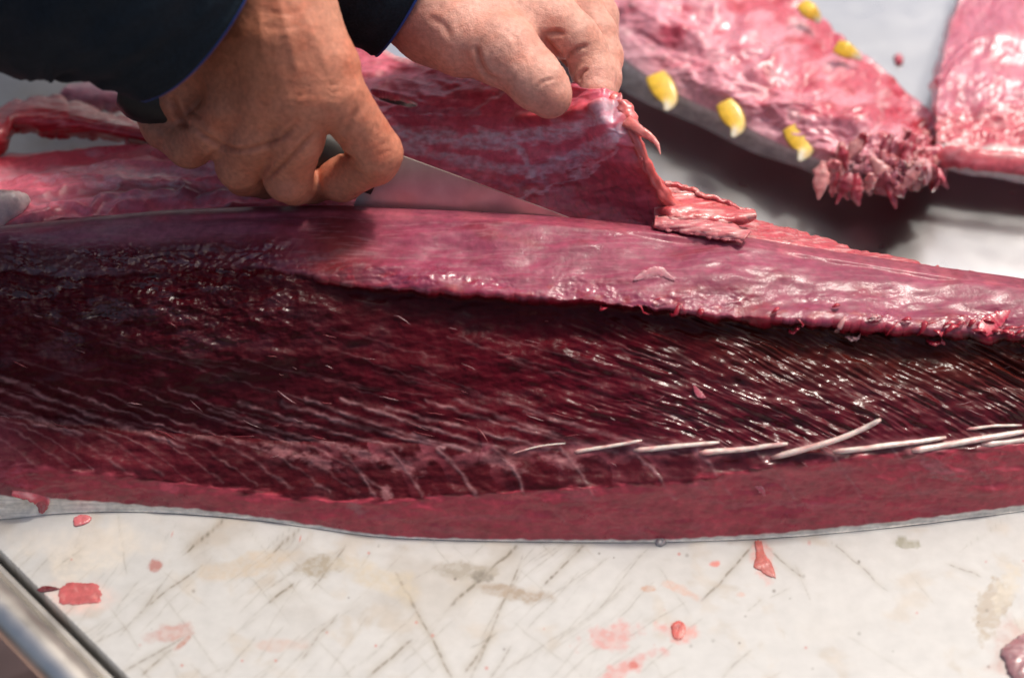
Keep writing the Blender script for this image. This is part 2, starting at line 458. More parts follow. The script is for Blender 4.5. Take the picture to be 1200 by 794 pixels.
zK = (Bx - Kx) * .00043
zC = .093 * scl
PX = np.repeat(ux[:, None], NF, 1)
PYY = Bx[:, None] + (Cx - Bx)[:, None] * vv[None, :]
# height profile through key curves
def lerpk(y, ya, yb, za, zb):
    t = np.clip((ya[:, None] - y) / (ya - yb)[:, None], 0, 1)
    return za[:, None] + (zb - za)[:, None] * t
zN = zK + (Kx - Nx) * .00022
zL0 = zN + (zC - zN) * .775; zL1 = zN + (zC - zN) * .865
Zp = np.where(PYY > Kx[:, None], lerpk(PYY, Bx, Kx, 0 * Bx, zK), np.where(PYY > Nx[:, None], lerpk(PYY, Kx, Nx, zK, zN),
     lerpk(PYY, Nx, Lx, zN, zL0)))
dL0 = Lx[:, None] - PYY
dL = dL0 + jag[:, None] * np.exp(-(dL0 / 30) ** 2)        # >0 above ledge
topz = zL1[:, None] + (zC - zL1)[:, None] * np.sin(np.clip(dL0 / np.maximum((Lx - Cx)[:, None], 1), 0, 1) * math.pi / 2)
sh = sstep(-4, 2.0, dL)
# shallow hollow under the ledge
hol = np.exp(-((dL0 + 26) / 26) ** 2) * (dL0 < 4) * .0015 * sstep(280, 700, PX)
Zp = Zp - hol
leftsoft = sstep(560, 260, PX)              # left end: no real ledge, soft roll
slopez = lerpk(PYY, Nx, Cx, zN, zC)
Zt = Zp * (1 - sh) + topz * sh
roll = zN[:, None] + (zC - zN)[:, None] * np.sin(np.clip((Nx[:, None] - PYY) / (Nx - Cx)[:, None], 0, 1) * math.pi / 2) ** 1.05
Zt = np.where(PYY < Nx[:, None], Zt * (1 - leftsoft) + (roll - .002) * leftsoft, Zt)
# round the bottom and smooth vertically a bit
ker = np.array([1, 2, 3, 2, 1.]) / 9
def vsmooth(Z, n=1):
    for _ in range(n):
        Zq = np.pad(Z, ((0, 0), (2, 2)), 'edge')
        Z = sum(Zq[:, k:k + Z.shape[1]] * ker[k] for k in range(5))
    return Z
Zt = vsmooth(Zt, 2); Zt[:, 0] = 0.0005
Pl = PZ(PX, PYY, Zt)
# the strips of meaning in picture of the fillet
dark = sstep(2, -3, dL) * sstep(Kx[:, None] + 3, Kx[:, None] - 5, PYY + fbm(PX / 30, PYY / 12, 3, 71) * 10)
dark = np.clip(dark, 0, 1)
topm = sstep(-1.5, 2.5, dL)
pinkm = sstep(Kx[:, None] - 5, Kx[:, None] + 4, PYY + fbm(PX / 30, PYY / 12, 3, 71) * 10)
# fibre coordinates
angx = np.radians(15 + 13 * sstep(450, 850, ux))
Gx = np.concatenate([[0], np.cumsum(np.tan((angx[1:] + angx[:-1]) / 2) * np.diff(ux))])[:, None]
wx = PX; wy = PYY + fbm(PX / 400, PYY / 200, 2, 85) * 14 + fbm(PX / 110, PYY / 60, 2, 87) * 4
s_al = wx; t_ac = (wy - Gx) * .88 + (wy - Lx[:, None]) * .10 * sstep(600, 900, PX)
fib = ridge(s_al / 170 + .12 * noise(s_al / 60, t_ac / 30, 93), t_ac / 12 + .5 * fbm(s_al / 240, t_ac / 34, 2, 94), 2, 91)
fib2 = fbm(s_al / 60, t_ac / 4.5, 3, 95)
fib_amp = (sstep(560, 820, PX) * .90 + .08) * dark * sstep(Nx[:, None] + 8, Nx[:, None] - 14, PYY)
lump = fbm(PX / 16, PYY / 10, 4, 101)
crk = ridge(PX / 20, PYY / 11, 3, 105)
disp = fib_amp * (.35 + .65 * sstep(-.25, .35, fbm(PX / 110, PYY / 34, 2, 199))) * (fib * .0017 + fbm(s_al / 50, t_ac / 16, 3, 98) * .0016 + fib2 * .0007)
disp += dark * (lump * (.0006 - .0004 * sstep(600, 850, PX)) + fbm(PX / 60, PYY / 30, 3, 103) * .0020)
torn = np.exp(-((dL - 16) / 17) ** 2) * sstep(-.25, .35, fbm(PX / 60, PYY / 30, 3, 111) + .1)     # crumpled wet belt above the ledge
leftt = sstep(430, 250, PX) * sstep(-150, -20, dL) * sstep(48, 25, dL)
disp += torn * (fbm(PX / 11, PYY / 5, 3, 106) * .0007 + lump * .0003) + leftt * (crk * .0010 + lump * .0010)
disp += topm * (ridge(PX / 34, PYY / 12, 3, 122) * sstep(-.1, .4, fbm(PX / 90, PYY / 30, 3, 123)) * .0003 + fbm(PX / 80, PYY / 30, 3, 121) * .0012 + fbm(PX / 200, PYY / 60, 3, 125) * .003)
disp += pinkm * (fbm(PX / 40, PYY / 18, 4, 131) * .0009 + fbm(PX / 12, PYY / 7, 3, 132) * .0003)
disp += fbm(PX / 150, PYY / 60, 3, 135) * .003 * sstep(0, .12, vv)[None, :]
# myosepta : pale membranes crossing the dark flesh
lines = []
r2 = np.random.default_rng(5)
for k in range(46):
    x0 = -230 + k * 24 + r2.uniform(-12, 12)
    y0 = 425 + r2.uniform(-45, 60) + max(0, x0 - 300) * .02
    x1 = x0 + r2.uniform(70, 210)
    y1 = min(y0 + (x1 - x0) * r2.uniform(.18, .36), fN(x1) + r2.uniform(-12, 8))
    if y1 < y0 + 8: continue
    lines.append(([(x0, y0), ((x0 + x1) / 2, y0 * .42 + y1 * .58), (x1, y1)], r2.uniform(.7, 1.3), r2.uniform(.1, .38)))
for k in range(20):                                        # long ones from the left
    x0 = -180 + k * 42 + r2.uniform(-8, 8); x1 = x0 + 190
    y0 = fN(x0) - 45 + r2.uniform(-12, 12); y1 = fN(x1) + r2.uniform(0, 12)
    lines.append(([(x0, y0), (x0 + 80, y0 * .5 + y1 * .5 - 2), (x1, y1)], r2.uniform(1.2, 2.4), r2.uniform(.6, 1.0)))
for k in range(13):                                        # down through the lower-left flesh
    x0 = -120 + k * 38 + r2.uniform(-6, 6); y0 = fN(x0) - 5; 
    lines.append(([(x0, y0), (x0 + 60, y0 + 24), (x0 + 120, min(y0 + 66, fS(x0 + 120) - 12))], r2.uniform(.9, 1.8), r2.uniform(.3, .6)))
for x0 in (395, 452, 512, 578, 655, 742, 815, 885, 965, 1040, 1120):   # below the bones
    y0 = fN(x0) + 3
    lines.append(([(x0, y0), (x0 + 22, y0 + 24), (x0 + 44 + r2.uniform(-6, 6), y0 + 58)], 2.0, .8 if x0 < 800 else .55))
for k in range(16):
    x0 = 500 + k * 46 + r2.uniform(-15, 15); y0 = fK(x0) + r2.uniform(-4, 14)
    lines.append(([(x0, y0), (x0 + 14, y0 + 12), (x0 + 30 + r2.uniform(-8, 8), y0 + 26)], r2.uniform(.6, 1.1), r2.uniform(.2, .45)))
sep = np.zeros_like(PX); 
swx = PX + fbm(PX / 18, PYY / 18, 3, 141) * 5; swy = PYY + fbm(PX / 18, PYY / 18, 3, 145) * 4
brk = sstep(-.3, .35, fbm(PX / 22, PYY / 12, 3, 149))
for pts, w, s in lines:
    q = path(pts, 7)
    for a, b in zip(q[:-1], q[1:]):
        i0 = np.searchsorted(ux, min(a[0], b[0]) - 12); i1 = np.searchsorted(ux, max(a[0], b[0]) + 12)
        if i1 <= i0: continue
        d, t = seg_dist(swx[i0:i1], swy[i0:i1], a, b)
        sep[i0:i1] = np.maximum(sep[i0:i1], np.exp(-(d / w) ** 2) * s * (.35 + .65 * brk[i0:i1]))
sep *= .75 + .35 * fbm(PX / 80, PYY / 40, 3, 197)
disp += sep * .0005
nrm = grid_normals(Pl)
if nrm[NU // 2, NF // 2, 2] < 0: nrm = -nrm
fade = sstep(0, .03, vv)[None, :] * sstep(1, .985, vv)[None, :]
Pl = Pl + nrm * (disp * np.maximum(fade, .15))[..., None]
# colours
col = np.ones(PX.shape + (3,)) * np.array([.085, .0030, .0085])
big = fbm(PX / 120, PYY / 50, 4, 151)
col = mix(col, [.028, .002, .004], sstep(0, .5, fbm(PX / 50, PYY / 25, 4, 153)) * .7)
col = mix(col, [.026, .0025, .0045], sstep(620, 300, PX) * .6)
browny = sstep(700, 950, PX) * sstep(-120, -10, dL)
col = mix(col, [.060, .012, .004], browny * .7)
col = mix(col, [.095, .007, .012], sstep(.1, .6, fbm(s_al / 60, t_ac / 12, 4, 155)) * .45)
col = mix(col, [.13, .015, .024], sstep(.05, .6, lump + big) * (.3 - .15 * sstep(600, 300, PX)) * sstep(Nx[:, None] - 70, Nx[:, None], PYY))
col = mix(col, [.030, .004, .004], np.exp(-((dL + 14) / 22) ** 2) * .6 * (1 - leftsoft))  # shade under the ledge painted into the flesh colour
# wedge band between bones and pink strip
wedge = sstep(Nx[:, None] - 6, Nx[:, None] + 4, PYY) * sstep(250, 380, PX) * (1 - pinkm)
col = mix(col, [.065, .006, .009], wedge * .7)
ph = ((PX - (PYY - Nx[:, None]) * .75 + fbm(PX / 40, PYY / 40, 2, 193) * 26) / 62.0) % 1.0
saw = sstep(.42, .0, ph) * np.exp(-np.clip(PYY - Nx[:, None], 0, 99) / 24) * sstep(330, 420, PX) * sstep(900, 780, PX)
col = mix(col, [.24, .05, .07], saw * wedge * .9)
pk = wedge * np.exp(-((PYY - Nx[:, None] - 12) / 15) ** 2) * sstep(-.1, .5, fbm(PX / 26, PYY / 16, 3, 157) + .25 * np.sin((PX + PYY) / 9)) * sstep(950, 620, PX)
col = mix(col, [.27, .07, .085], pk * .7)
pinkc = np.array([.42, .042, .064]) * (1 + .35 * fbm(PX / 45, PYY / 20, 4, 161))[..., None]
pinkc = mix(pinkc, [.22, .016, .03], sstep(.5, .8, fbm(PX / 6, PYY / 5, 2, 163)) * .8)
pinkc = mix(pinkc, [.42, .09, .11], sstep(.1, .5, fbm(PX / 70, PYY / 14, 4, 164)) * .5)
col = mix(col, pinkc, pinkm)
lowleft = sstep(330, 120, PX) * sstep(Nx[:, None] - 10, Nx[:, None] + 40, PYY)
col = mix(col, [.17, .016, .028], lowleft * (.45 + .3 * big))
llp = sstep(60, -40, PX) * sstep(Nx[:, None] - 20, Nx[:, None] + 10, PYY)
col = mix(col, [.24, .05, .07], llp * .7)
# top face
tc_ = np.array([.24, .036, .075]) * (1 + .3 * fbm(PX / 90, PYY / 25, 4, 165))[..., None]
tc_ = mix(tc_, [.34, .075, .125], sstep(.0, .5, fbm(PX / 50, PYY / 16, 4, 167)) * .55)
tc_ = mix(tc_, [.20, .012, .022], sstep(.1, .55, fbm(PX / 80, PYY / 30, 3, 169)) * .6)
tc_ = mix(tc_, [.13, .016, .014], np.exp(-((PX - 395) / 50) ** 2) * .8)  # painted reflection of the hand and sleeve on the top face
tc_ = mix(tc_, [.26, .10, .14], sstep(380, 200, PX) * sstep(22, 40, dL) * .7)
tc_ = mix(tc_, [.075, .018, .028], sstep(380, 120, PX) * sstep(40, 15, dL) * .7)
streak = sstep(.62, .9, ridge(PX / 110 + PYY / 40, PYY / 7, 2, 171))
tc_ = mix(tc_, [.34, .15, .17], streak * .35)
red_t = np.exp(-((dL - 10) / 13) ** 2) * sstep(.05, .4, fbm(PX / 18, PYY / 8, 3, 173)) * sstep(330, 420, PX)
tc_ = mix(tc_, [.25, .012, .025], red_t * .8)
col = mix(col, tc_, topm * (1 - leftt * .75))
lip = np.exp(-((dL - 1) / 3.0) ** 2) * sstep(-.35, .2, noise(ux / 25, ux * 0, 175))[:, None] * sstep(350, 420, PX)
col = mix(col, [.33, .012, .03], lip * .85)
edge = sstep(9, 2, PYY - Cx[:, None])
col = mix(col, [.36, .07, .10], edge * (.35 + .5 * sstep(-.1, .4, noise(PX / 30, PX * 0, 177))))
for cx_, cy_, rx_, ry_ in ((1098, 548, 22, 11), (662, 541, 26, 8), (585, 541, 30, 9), (470, 545, 24, 9), (425, 532, 24, 7), (372, 540, 26, 9), (418, 596, 12, 9), (452, 578, 8, 9), (330, 530, 20, 6)):
    rr0 = np.hypot((PX - cx_) / rx_, (PYY - cy_ - (PX - cx_) * .35) / ry_) + fbm(PX / 9, PYY / 6, 3, 233) * .9
    col = mix(col, [.33, .13, .14], sstep(1.2, .3, rr0) * .6)
for bp_ in (((672, 529), (752, 516)), ((742, 527), (842, 518)), ((818, 531), (922, 520)), ((903, 536), (975, 515)), ((975, 529), (1108, 512)), ((1068, 528), (1205, 504)), ((1150, 520), (1290, 500)), ((600, 531), (662, 519))):
    d_, t_ = seg_dist(swx, swy, *bp_)
    col = mix(col, [.34, .12, .13], np.exp(-(d_ / (6.5 - 3 * t_)) ** 2) * .75 * (1 - .5 * t_))
    disp += 0
col = mix(col, [.40, .20, .21], sep * (1 - topm) * (.9 - .3 * pinkm))
flk = sstep(.42, .75, fbm(PX / 5, PYY / 2.6, 3, 179)) * sstep(-.05, .4, fbm(PX / 60, PYY / 30, 3, 181))
col = mix(col, [.30, .12, .13], flk * .18 * dark)
skinm = sstep(Sx[:, None] - 1.5, Sx[:, None] + 1.0, PYY + fbm(PX / 18, PYY * 0, 2, 183)[:] * 2)
skc = np.array([.76, .69, .60]) * (1 + .4 * fbm(PX / 60, PYY / 3, 3, 185))[..., None]
col = mix(col, skc, skinm)
rgh = .14 * topm + .04 * pinkm + .10 * skinm - .22 * torn - .26 * dark * sstep(600, 850, PX)
rgh += .16 * dark * sstep(700, 500, PX) * (1 - leftt)
rgh -= .20 * leftt * sstep(0, .3, fbm(PX / 50, PYY / 22, 3, 187))
rgh += .18 * sstep(0, .35, fbm(PX / 90, PYY / 30, 3, 189)) * topm
spc = .33 * topm + .5 * pinkm + .4 * skinm + dark * (.09 + .15 * sstep(560, 850, PX) + .10 * sstep(.1, .5, fbm(PX / 60, PYY / 30, 3, 191)))
spc -= .16 * dark * np.exp(-((dL + 25) / 32) ** 2) * sstep(500, 700, PX)
spc += .12 * torn * topm
spc = np.clip(np.maximum(spc, .08) + .35 * leftt * sstep(0, .3, fbm(PX / 50, PYY / 22, 3, 187)), 0, .6)
# back face going down behind the crest
tb = np.linspace(0, 1, NBK + 1)[1:]
last = Pl[:, -1]
back = np.empty((NU, NBK, 3))
for i, t in enumerate(tb):
    a = t * math.pi / 2
    back[:, i, 0] = last[:, 0]
    back[:, i, 1] = last[:, 1] + .045 * math.sin(a * .9) 
    back[:, i, 2] = last[:, 2] * (math.cos(a) * .85 + .15 * (1 - t))
Pall = np.concatenate([Pl, back], 1)
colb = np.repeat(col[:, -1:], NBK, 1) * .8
colall = np.concatenate([col, colb], 1); rall = np.concatenate([rgh, np.repeat(rgh[:, -1:], NBK, 1)], 1); sall = np.concatenate([spc, np.repeat(spc[:, -1:], NBK, 1)], 1)
Fl_ = grid_faces(NU, NF + NBK)
# flat cut ends
Vx = Pall.reshape(-1, 3)
loc0 = (0, 0.0, 0)
loin = thing('tuna_loin', loc0, 'long skinned side of tuna with dark red bloodline lying across the white board', 'tuna')
nv = NF + NBK
fin = [tuple(f) for f in Fl_[:0]]
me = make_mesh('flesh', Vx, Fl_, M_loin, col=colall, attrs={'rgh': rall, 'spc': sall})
obj('flesh', me, loin)
for k_, row in ((0, Pall[0]), (NU - 1, Pall[-1])):
    rr = row[::12]
    V = np.vstack([rr, rr.mean(0)]); n = len(rr)
    F = [(i, (i + 1) % n, n) for i in range(n)]
    obj('cut_end', make_mesh('cut_end', V, F, M_meat, col=np.tile([.2, .02, .03], (len(V), 1))), loin)
def loin_pt(x, y, lift=.001):
    """a point on the loin's face from photo coordinates"""
    i = int(np.clip(np.searchsorted(ux, x), 1, NU - 2))
    r = (Bx[i] - y) / (Bx[i] - Cx[i]); j = int(np.clip(round(r * (NF - 1)), 0, NF - 1))
    return Pl[i, j] + nrm[i, j] * lift
# rib bones
bones = [([(672, 529), (705, 524), (752, 516)], 2.6), ([(742, 527), (790, 523), (842, 518)], 3.4), ([(818, 531), (870, 526), (922, 520)], 3.8),
         ([(903, 536), (960, 522), (1000, 507), (1022, 495)], 4.0), ([(975, 529), (1040, 522), (1108, 512)], 3.8),
         ([(1068, 528), (1130, 517), (1205, 504)], 4.6), ([(1132, 503), (1165, 499), (1196, 498)], 2.0), ([(1150, 520), (1215, 512), (1290, 500)], 4.2),
         ([(600, 531), (628, 524), (662, 519)], 1.2)]
for pts, w in bones:
    q = path(pts, 9)
    raise_ = np.linspace(-.0002, .0014, 9) if len(pts) == 3 else np.linspace(.0008, .010, 9)
    P3 = [loin_pt(a, b, r_) for (a, b), r_ in zip(q, raise_)]
    P3 = path(np.array(P3)[::2], 14)
    R = w * .00043 * np.array([.55, 1.05, 1.0, .95, .9, .92, .88, .9, .85, .85, .82, .8, .72, .45]) * .5 * 1.7
    R = R * (1 + .13 * noise(np.arange(14) * .7, pts[0][0] * .37))
    V, F = sweep(P3, R, seg=10, flat=.8)
    bxx, byy = project(V)
    Cb = np.tile(np.array([.76, .63, .56]), (len(V), 1)); Cb = mix(Cb, [.62, .20, .20], sstep(.0, .5, noise(bxx / 14, byy / 6, 9)) * .7)
    Cb = mix(Cb, [.5, .12, .12], sstep(22, 0, bxx - bxx.min()) * .6)
    obj('rib_bone', make_mesh('rib_bone', V, F, M_bone, col=Cb), loin)
# torn fibres, all over the dark face: thin curled threads
Vs, Fs, Cs = [], [], []
def add_thread(P3, R, c, seg=4, flat=.4):
    V, F = sweep(P3, R, seg=seg, flat=flat)
    o = sum(len(v) for v in Vs)
    Vs.append(V); Fs.extend([tuple(i + o for i in f) for f in F]); Cs.append(np.tile(c, (len(V), 1)))
r3 = np.random.default_rng(8)
for k in range(90):
    x = r3.uniform(-200, 1380); y = r3.uniform(fL(x) + 15, fN(x) + 20)
    L = r3.uniform(5, 26); a = math.radians(r3.normal(17, 11)); cu = r3.normal(0, .15)
    if r3.random() < .35: y = fN(x) - abs(r3.normal(0, 30)); L *= 1.5
    pts = []
    for i in range(5):
        t = i / 4
        pts.append(loin_pt(x + L * t * math.cos(a + cu * t), y + L * t * math.sin(a + cu * t), .0006 + .0014 * t * (1 if k % 3 == 0 else .3)))
    w = r3.uniform(.0001, .00032)
    c = [.32, .14, .15] if r3.random() < .55 else [.25, .03, .04]
    add_thread(pts, w * np.array([.3, 1, 1.1, .8, .2]), c)
o = obj('torn_fibre', make_mesh('torn_fibre', np.vstack(Vs), Fs, M_meat, col=np.vstack(Cs)), loin, kind='stuff')
# red shreds along the ledge lip
Vs, Fs, Cs = [], [], []
for k in range(46):
    x = r3.uniform(700, 1260) if k < 24 else r3.uniform(1000, 1230)
    y = fL(x) + r3.normal(-3, 5)
    L = r3.uniform(6, 26); a = math.radians(r3.normal(4, 16)); cu = r3.normal(0, .5)
    pts = [loin_pt(x + L * t * math.cos(a + cu * t), y + L * t * math.sin(a + cu * t) * .7, .001 + .002 * math.sin(t * 3)) for t in (0, .25, .5, .75, 1)]
    add_thread(pts, r3.uniform(.0004, .0015) * np.array([.3, 1, 1.1, .7, .1]), [.36, .012, .03] if r3.random() < .8 else [.5, .22, .22], seg=6, flat=.35)
obj('lip_shred', make_mesh('lip_shred', np.vstack(Vs), Fs, M_meat, col=np.vstack(Cs)), loin, kind='stuff')

# ------------------------------------------------------------------ generic patch meat
def patch(name, low, high, n_u, n_v, zprof, colf, parent=None, mat=None, disp=None, pw=1.0, close_back=True, ground=0.0, rag=None):
    lo = path(low, n_u); hi = path(high, n_u)
    v = np.linspace(0, 1, n_v) ** pw
    Q = lo[:, None] * (1 - v)[None, :, None] + hi[:, None] * v[None, :, None]
    U = np.repeat(np.linspace(0, 1, n_u)[:, None], n_v, 1); W = np.repeat(v[None], n_u, 0)
    qx, qy = Q[..., 0], Q[..., 1]
    if rag is not None: qx, qy = rag(qx, qy, U, W)
    Z = zprof(U, W, qx, qy)
    P = PZ(qx, qy, Z)
    n = grid_normals(P)
    if n[n_u // 2, n_v // 2, 2] < 0: n = -n
    if disp is not None: P = P + n * disp(U, W, qx, qy)[..., None]
    C = colf(U, W, qx, qy)
    if close_back:
        # the underside: mirror rows pulled to the ground
        e = P[:, -1]; rows = []
        for t in (.25, .5, .75, 1):
            r = e.copy(); r[:, 1] += .012 * math.sin(t * 1.57); r[:, 2] = e[:, 2] * (1 - t) + ground * t
            rows.append(r)
        P = np.concatenate([P] + [r[:, None] for r in rows], 1); C = np.concatenate([C] + [C[:, -1:]] * 4, 1)
    nv_ = P.shape[1]
    me = make_mesh(name, P.reshape(-1, 3), grid_faces(n_u, nv_), mat or M_meat, col=C.reshape(-1, 3))
    o = obj(name, me, parent)
    return o, P

# pale trimmed edge along the back right of the loin
def zf(U, W, x, y): return .093 * (1 - .22 * sstep(650, 1250, x)) - .004 + .003 * np.sin(W * 3.1) - .012 * W
def cf(U, W, x, y):
    c = np.ones(U.shape + (3,)) * np.array([.45, .05, .07])
    c = mix(c, [.55, .28, .27], np.exp(-((W - .18) / .16) ** 2) * (.6 + .4 * noise(x / 30, y / 5, 3)))
    c = mix(c, [.50, .15, .15], sstep(.1, .5, fbm(x / 35, y / 4, 3, 7)) * .7)
    c = mix(c, [.62, .38, .36], sstep(.55, .9, ridge(x / 60 + y / 20, y / 5, 2, 9)) * .6)
    c = mix(c, [.45, .10, .10], sstep(.8, 1, W) * .6)
    return c
def df(U, W, x, y): return ridge(x / 90, (y - x * .17) / 4.5, 2, 17) * .0011 + fbm(x / 40, y / 8, 3, 19) * .0010
def rg(x, y, U, W): return x, y + W * (fbm(x / 26, x * 0, 3, 23) * 4 + noise(x / 60, x * 0, 29) * 3)
patch('trimmed_edge', [(762, 272), (800, 279), (860, 288), (940, 299), (1020, 312), (1110, 327), (1200, 340), (1420, 384)],
      [(766, 254), (810, 245), (860, 252), (920, 269), (1000, 290), (1100, 312), (1200, 331), (1420, 376)], 420, 26, zf, cf, loin, disp=df, rag=rg)

# ------------------------------------------------------------------ the lifted flap
net = [  # columns left to right, each bottom -> top : (px, py, z)
    [(-230, 315, .066), (-230, 272, .066), (-230, 245, .058), (-230, 215, .045), (-230, 180, .020)],
    [(-80, 300, .068), (-80, 255, .066), (-80, 228, .058), (-80, 205, .046), (-80, 180, .028)],
    [(60, 285, .068), (60, 248, .066), (60, 222, .060), (60, 200, .050), (60, 179, .034)],
    [(170, 275, .068), (170, 238, .067), (170, 212, .064), (172, 192, .056), (175, 172, .043)],
    [(290, 270, .068), (290, 222, .070), (290, 190, .070), (290, 158, .066), (290, 120, .056)],
    [(400, 270, .066), (400, 208, .074), (400, 155, .084), (400, 100, .086), (398, 44, .080)],
    [(490, 275, .064), (488, 215, .070), (485, 165, .082), (480, 118, .090), (476, 70, .090)],
    [(590, 282, .064), (592, 225, .074), (592, 178, .090), (590, 138, .104), (588, 92, .110)],
    [(685, 288, .066), (686, 228, .080), (688, 180, .101), (688, 142, .122), (684, 104, .130)],
    [(765, 290, .070), (748, 246, .084), (728, 200, .104), (714, 152, .126), (706, 105, .132)],
    [(835, 284, .074), (800, 254, .088), (768, 216, .104), (745, 165, .124), (722, 112, .130)],
]
netP = np.array([[PZ(*c) for c in colm] for colm in net])
def bez_grid(netP, nu, nv):
    a = np.stack([path(netP[:, j], nu) for j in range(netP.shape[1])], 1)      # nu x rows
    return np.stack([path(a[i], nv) for i in range(nu)], 0)
fu, fv = 560, 200
FP = bez_grid(netP, fu, fv)
fpx, fpy = project(FP)
fn = grid_normals(FP)
if (fn[fu // 2, fv // 2] @ FWD) > 0: fn = -fn
U = np.repeat(np.linspace(0, 1, fu)[:, None], fv, 1); W = np.repeat(np.linspace(0, 1, fv)[None], fu, 0)
a_ = np.radians(-14.0 + 0 * fpx)
fs = fpx * np.cos(a_) + fpy * np.sin(a_); ft = -fpx * np.sin(a_) + fpy * np.cos(a_)
wv = fbm(fpx / 70, fpy / 40, 3, 201) * 30
d = ridge((fs + wv) / 200, (ft + wv) / 34, 1, 205) * (.0012 + .0012 * sstep(420, 300, fpx)) + fbm(fpx / 46, fpy / 22, 3, 209) * .0016
# gathered folds radiating down from the pinched corner
rr_ = np.hypot(fpx - 705, fpy - 95); th_ = np.arctan2(fpy - 95, fpx - 705)
pinch = np.exp(-(rr_ / 120) ** 2)
d += pinch * sstep(6, 40, rr_) * np.sin(th_ * 9 + fbm(fpx / 60, fpy / 60, 2, 211) * 3) * .0016
leftf = sstep(420, 200, fpx)
d += leftf * ridge(fpx / 260, (fpy + fpx * .06) / 20, 1, 215) * .0026
# thick red rolled edge from the thumb towards the corner
e1, t1 = seg_dist(fpx, fpy, (610, 140), (700, 128))
d += np.exp(-(e1 / 7) ** 2) * .003
e2, t2 = seg_dist(fpx, fpy, (700, 128), (728, 118)); d += np.exp(-(e2 / 7) ** 2) * .003
FP2 = FP + fn * d[..., None]
fc = np.ones(fpx.shape + (3,)) * np.array([.74, .17, .24])
fc = mix(fc, [.56, .07, .12], sstep(-.1, .5, fbm(fpx / 70, fpy / 40, 4, 221)) * .6)
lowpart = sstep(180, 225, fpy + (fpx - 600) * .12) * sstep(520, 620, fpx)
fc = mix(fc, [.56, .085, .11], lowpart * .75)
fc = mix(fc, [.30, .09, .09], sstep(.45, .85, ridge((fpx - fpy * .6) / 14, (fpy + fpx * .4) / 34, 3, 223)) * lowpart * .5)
# pale sinew bands
def band(pts, w, colr, s, seed, rag=10):
    dx = fbm(fpx / 26, fpy / 12, 3, seed) * rag
    D = np.full(fpx.shape, 1e9)
    q = path(pts, 10)
    for a, b in zip(q[:-1], q[1:]):
        dd, _ = seg_dist(fpx + dx * .5, fpy + dx, a, b); D = np.minimum(D, dd)
    k = sstep(w, w * .35, D) * s * (.45 + .55 * sstep(-.3, .3, fbm(fpx / 9, fpy / 5, 3, seed + 2)))
    return mix(fc, colr, k)
fc = band([(440, 165), (480, 158), (540, 165), (620, 160), (680, 148), (722, 128)], 13, (.78, .66, .74), .9, 231)
fc = band([(470, 172), (550, 190), (610, 198), (680, 178), (730, 150)], 9, (.74, .60, .68), .75, 235)
fc = band([(620, 205), (680, 190), (720, 165)], 7, (.74, .60, .68), .6, 236)
fc = band([(470, 120), (500, 130), (560, 132)], 7, (.60, .30, .38), .6, 237)
fc = band([(520, 240), (600, 232), (660, 215), (712, 180), (726, 150)], 4, (.78, .55, .6), .6, 251, 14)
fc = band([(560, 150), (610, 175), (625, 205)], 5, (.80, .68, .74), .7, 253, 14)
fc = band([(420, 90), (470, 95), (540, 110)], 7, (.50, .14, .20), .7, 239)
fc = band([(480, 190), (560, 212), (640, 215)], 5, (.45, .22, .30), .5, 241)
fc = band([(-200, 205), (40, 200), (170, 205), (300, 190)], 8, (.60, .38, .44), .6, 243)
fc = band([(-200, 250), (60, 240), (200, 232), (330, 232), (420, 244)], 8, (.45, .26, .34), .55, 247)
fc = band([(40, 214), (200, 222), (330, 214)], 4, (.55, .34, .42), .5, 249)
dkb = sstep(7, 1, np.abs(fpy - 262 + (fpx - 100) * .07 + noise(fpx / 40, fpx * 0, 2) * 4)) * sstep(420, 300, fpx)
fc = mix(fc, [.10, .012, .024], dkb * .7)
dkc = sstep(10, 2, np.abs(fpy - 230 + (fpx - 100) * .03 + noise(fpx / 60, fpx * 0, 12) * 9)) * sstep(380, 260, fpx)
fc = mix(fc, [.13, .014, .030], dkc * .6)
fc = mix(fc, [.40, .02, .04], sstep(205, 185, fpy) * sstep(300, 160, fpx) * .75)
redn = sstep(135, 90, fpy + (fpx - 480) * -.1) * sstep(380, 420, fpx)
fc = mix(fc, [.40, .045, .07], redn * .5 * (1 + noise(fpx / 15, fpy / 8, 33)))
fc = mix(fc, [.55, .09, .08], np.exp(-((U - 1) / .035) ** 2) * .85)
fc = mix(fc, [.50, .04, .05], np.exp(-(e1 / 8) ** 2) * .7)
fc = mix(fc, [.66, .40, .42], sstep(.955, .985, W) * sstep(380, 410, fpx) * sstep(520, 470, fpx) * .7)
FF = grid_faces(fu, fv)
hole = (np.abs(fpx - 462) / 27) ** 2 + ((fpy - 117 - (fpx - 462) * .30) / 6.0) ** 2 < 1
hole |= (fpy > 0) & (np.hypot((fpx - 12) / 38, (fpy - 238) / 15 + noise(fpx / 9, fpy / 9, 4) * .6) < .0)
kf = ~hole.ravel()[FF].any(1)
flap = thing('tuna_flap', tuple(netP[5, 0]), 'raw pink belly flap with pale sinew, pulled up by the left hand', 'fish flesh')
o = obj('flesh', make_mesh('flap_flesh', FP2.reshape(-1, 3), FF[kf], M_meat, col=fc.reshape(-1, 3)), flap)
sm = o.modifiers.new('thick', 'SOLIDIFY'); sm.thickness = .0045; sm.offset = -1 if np.dot(fn[fu // 2, fv // 2], FWD) < 0 else 1

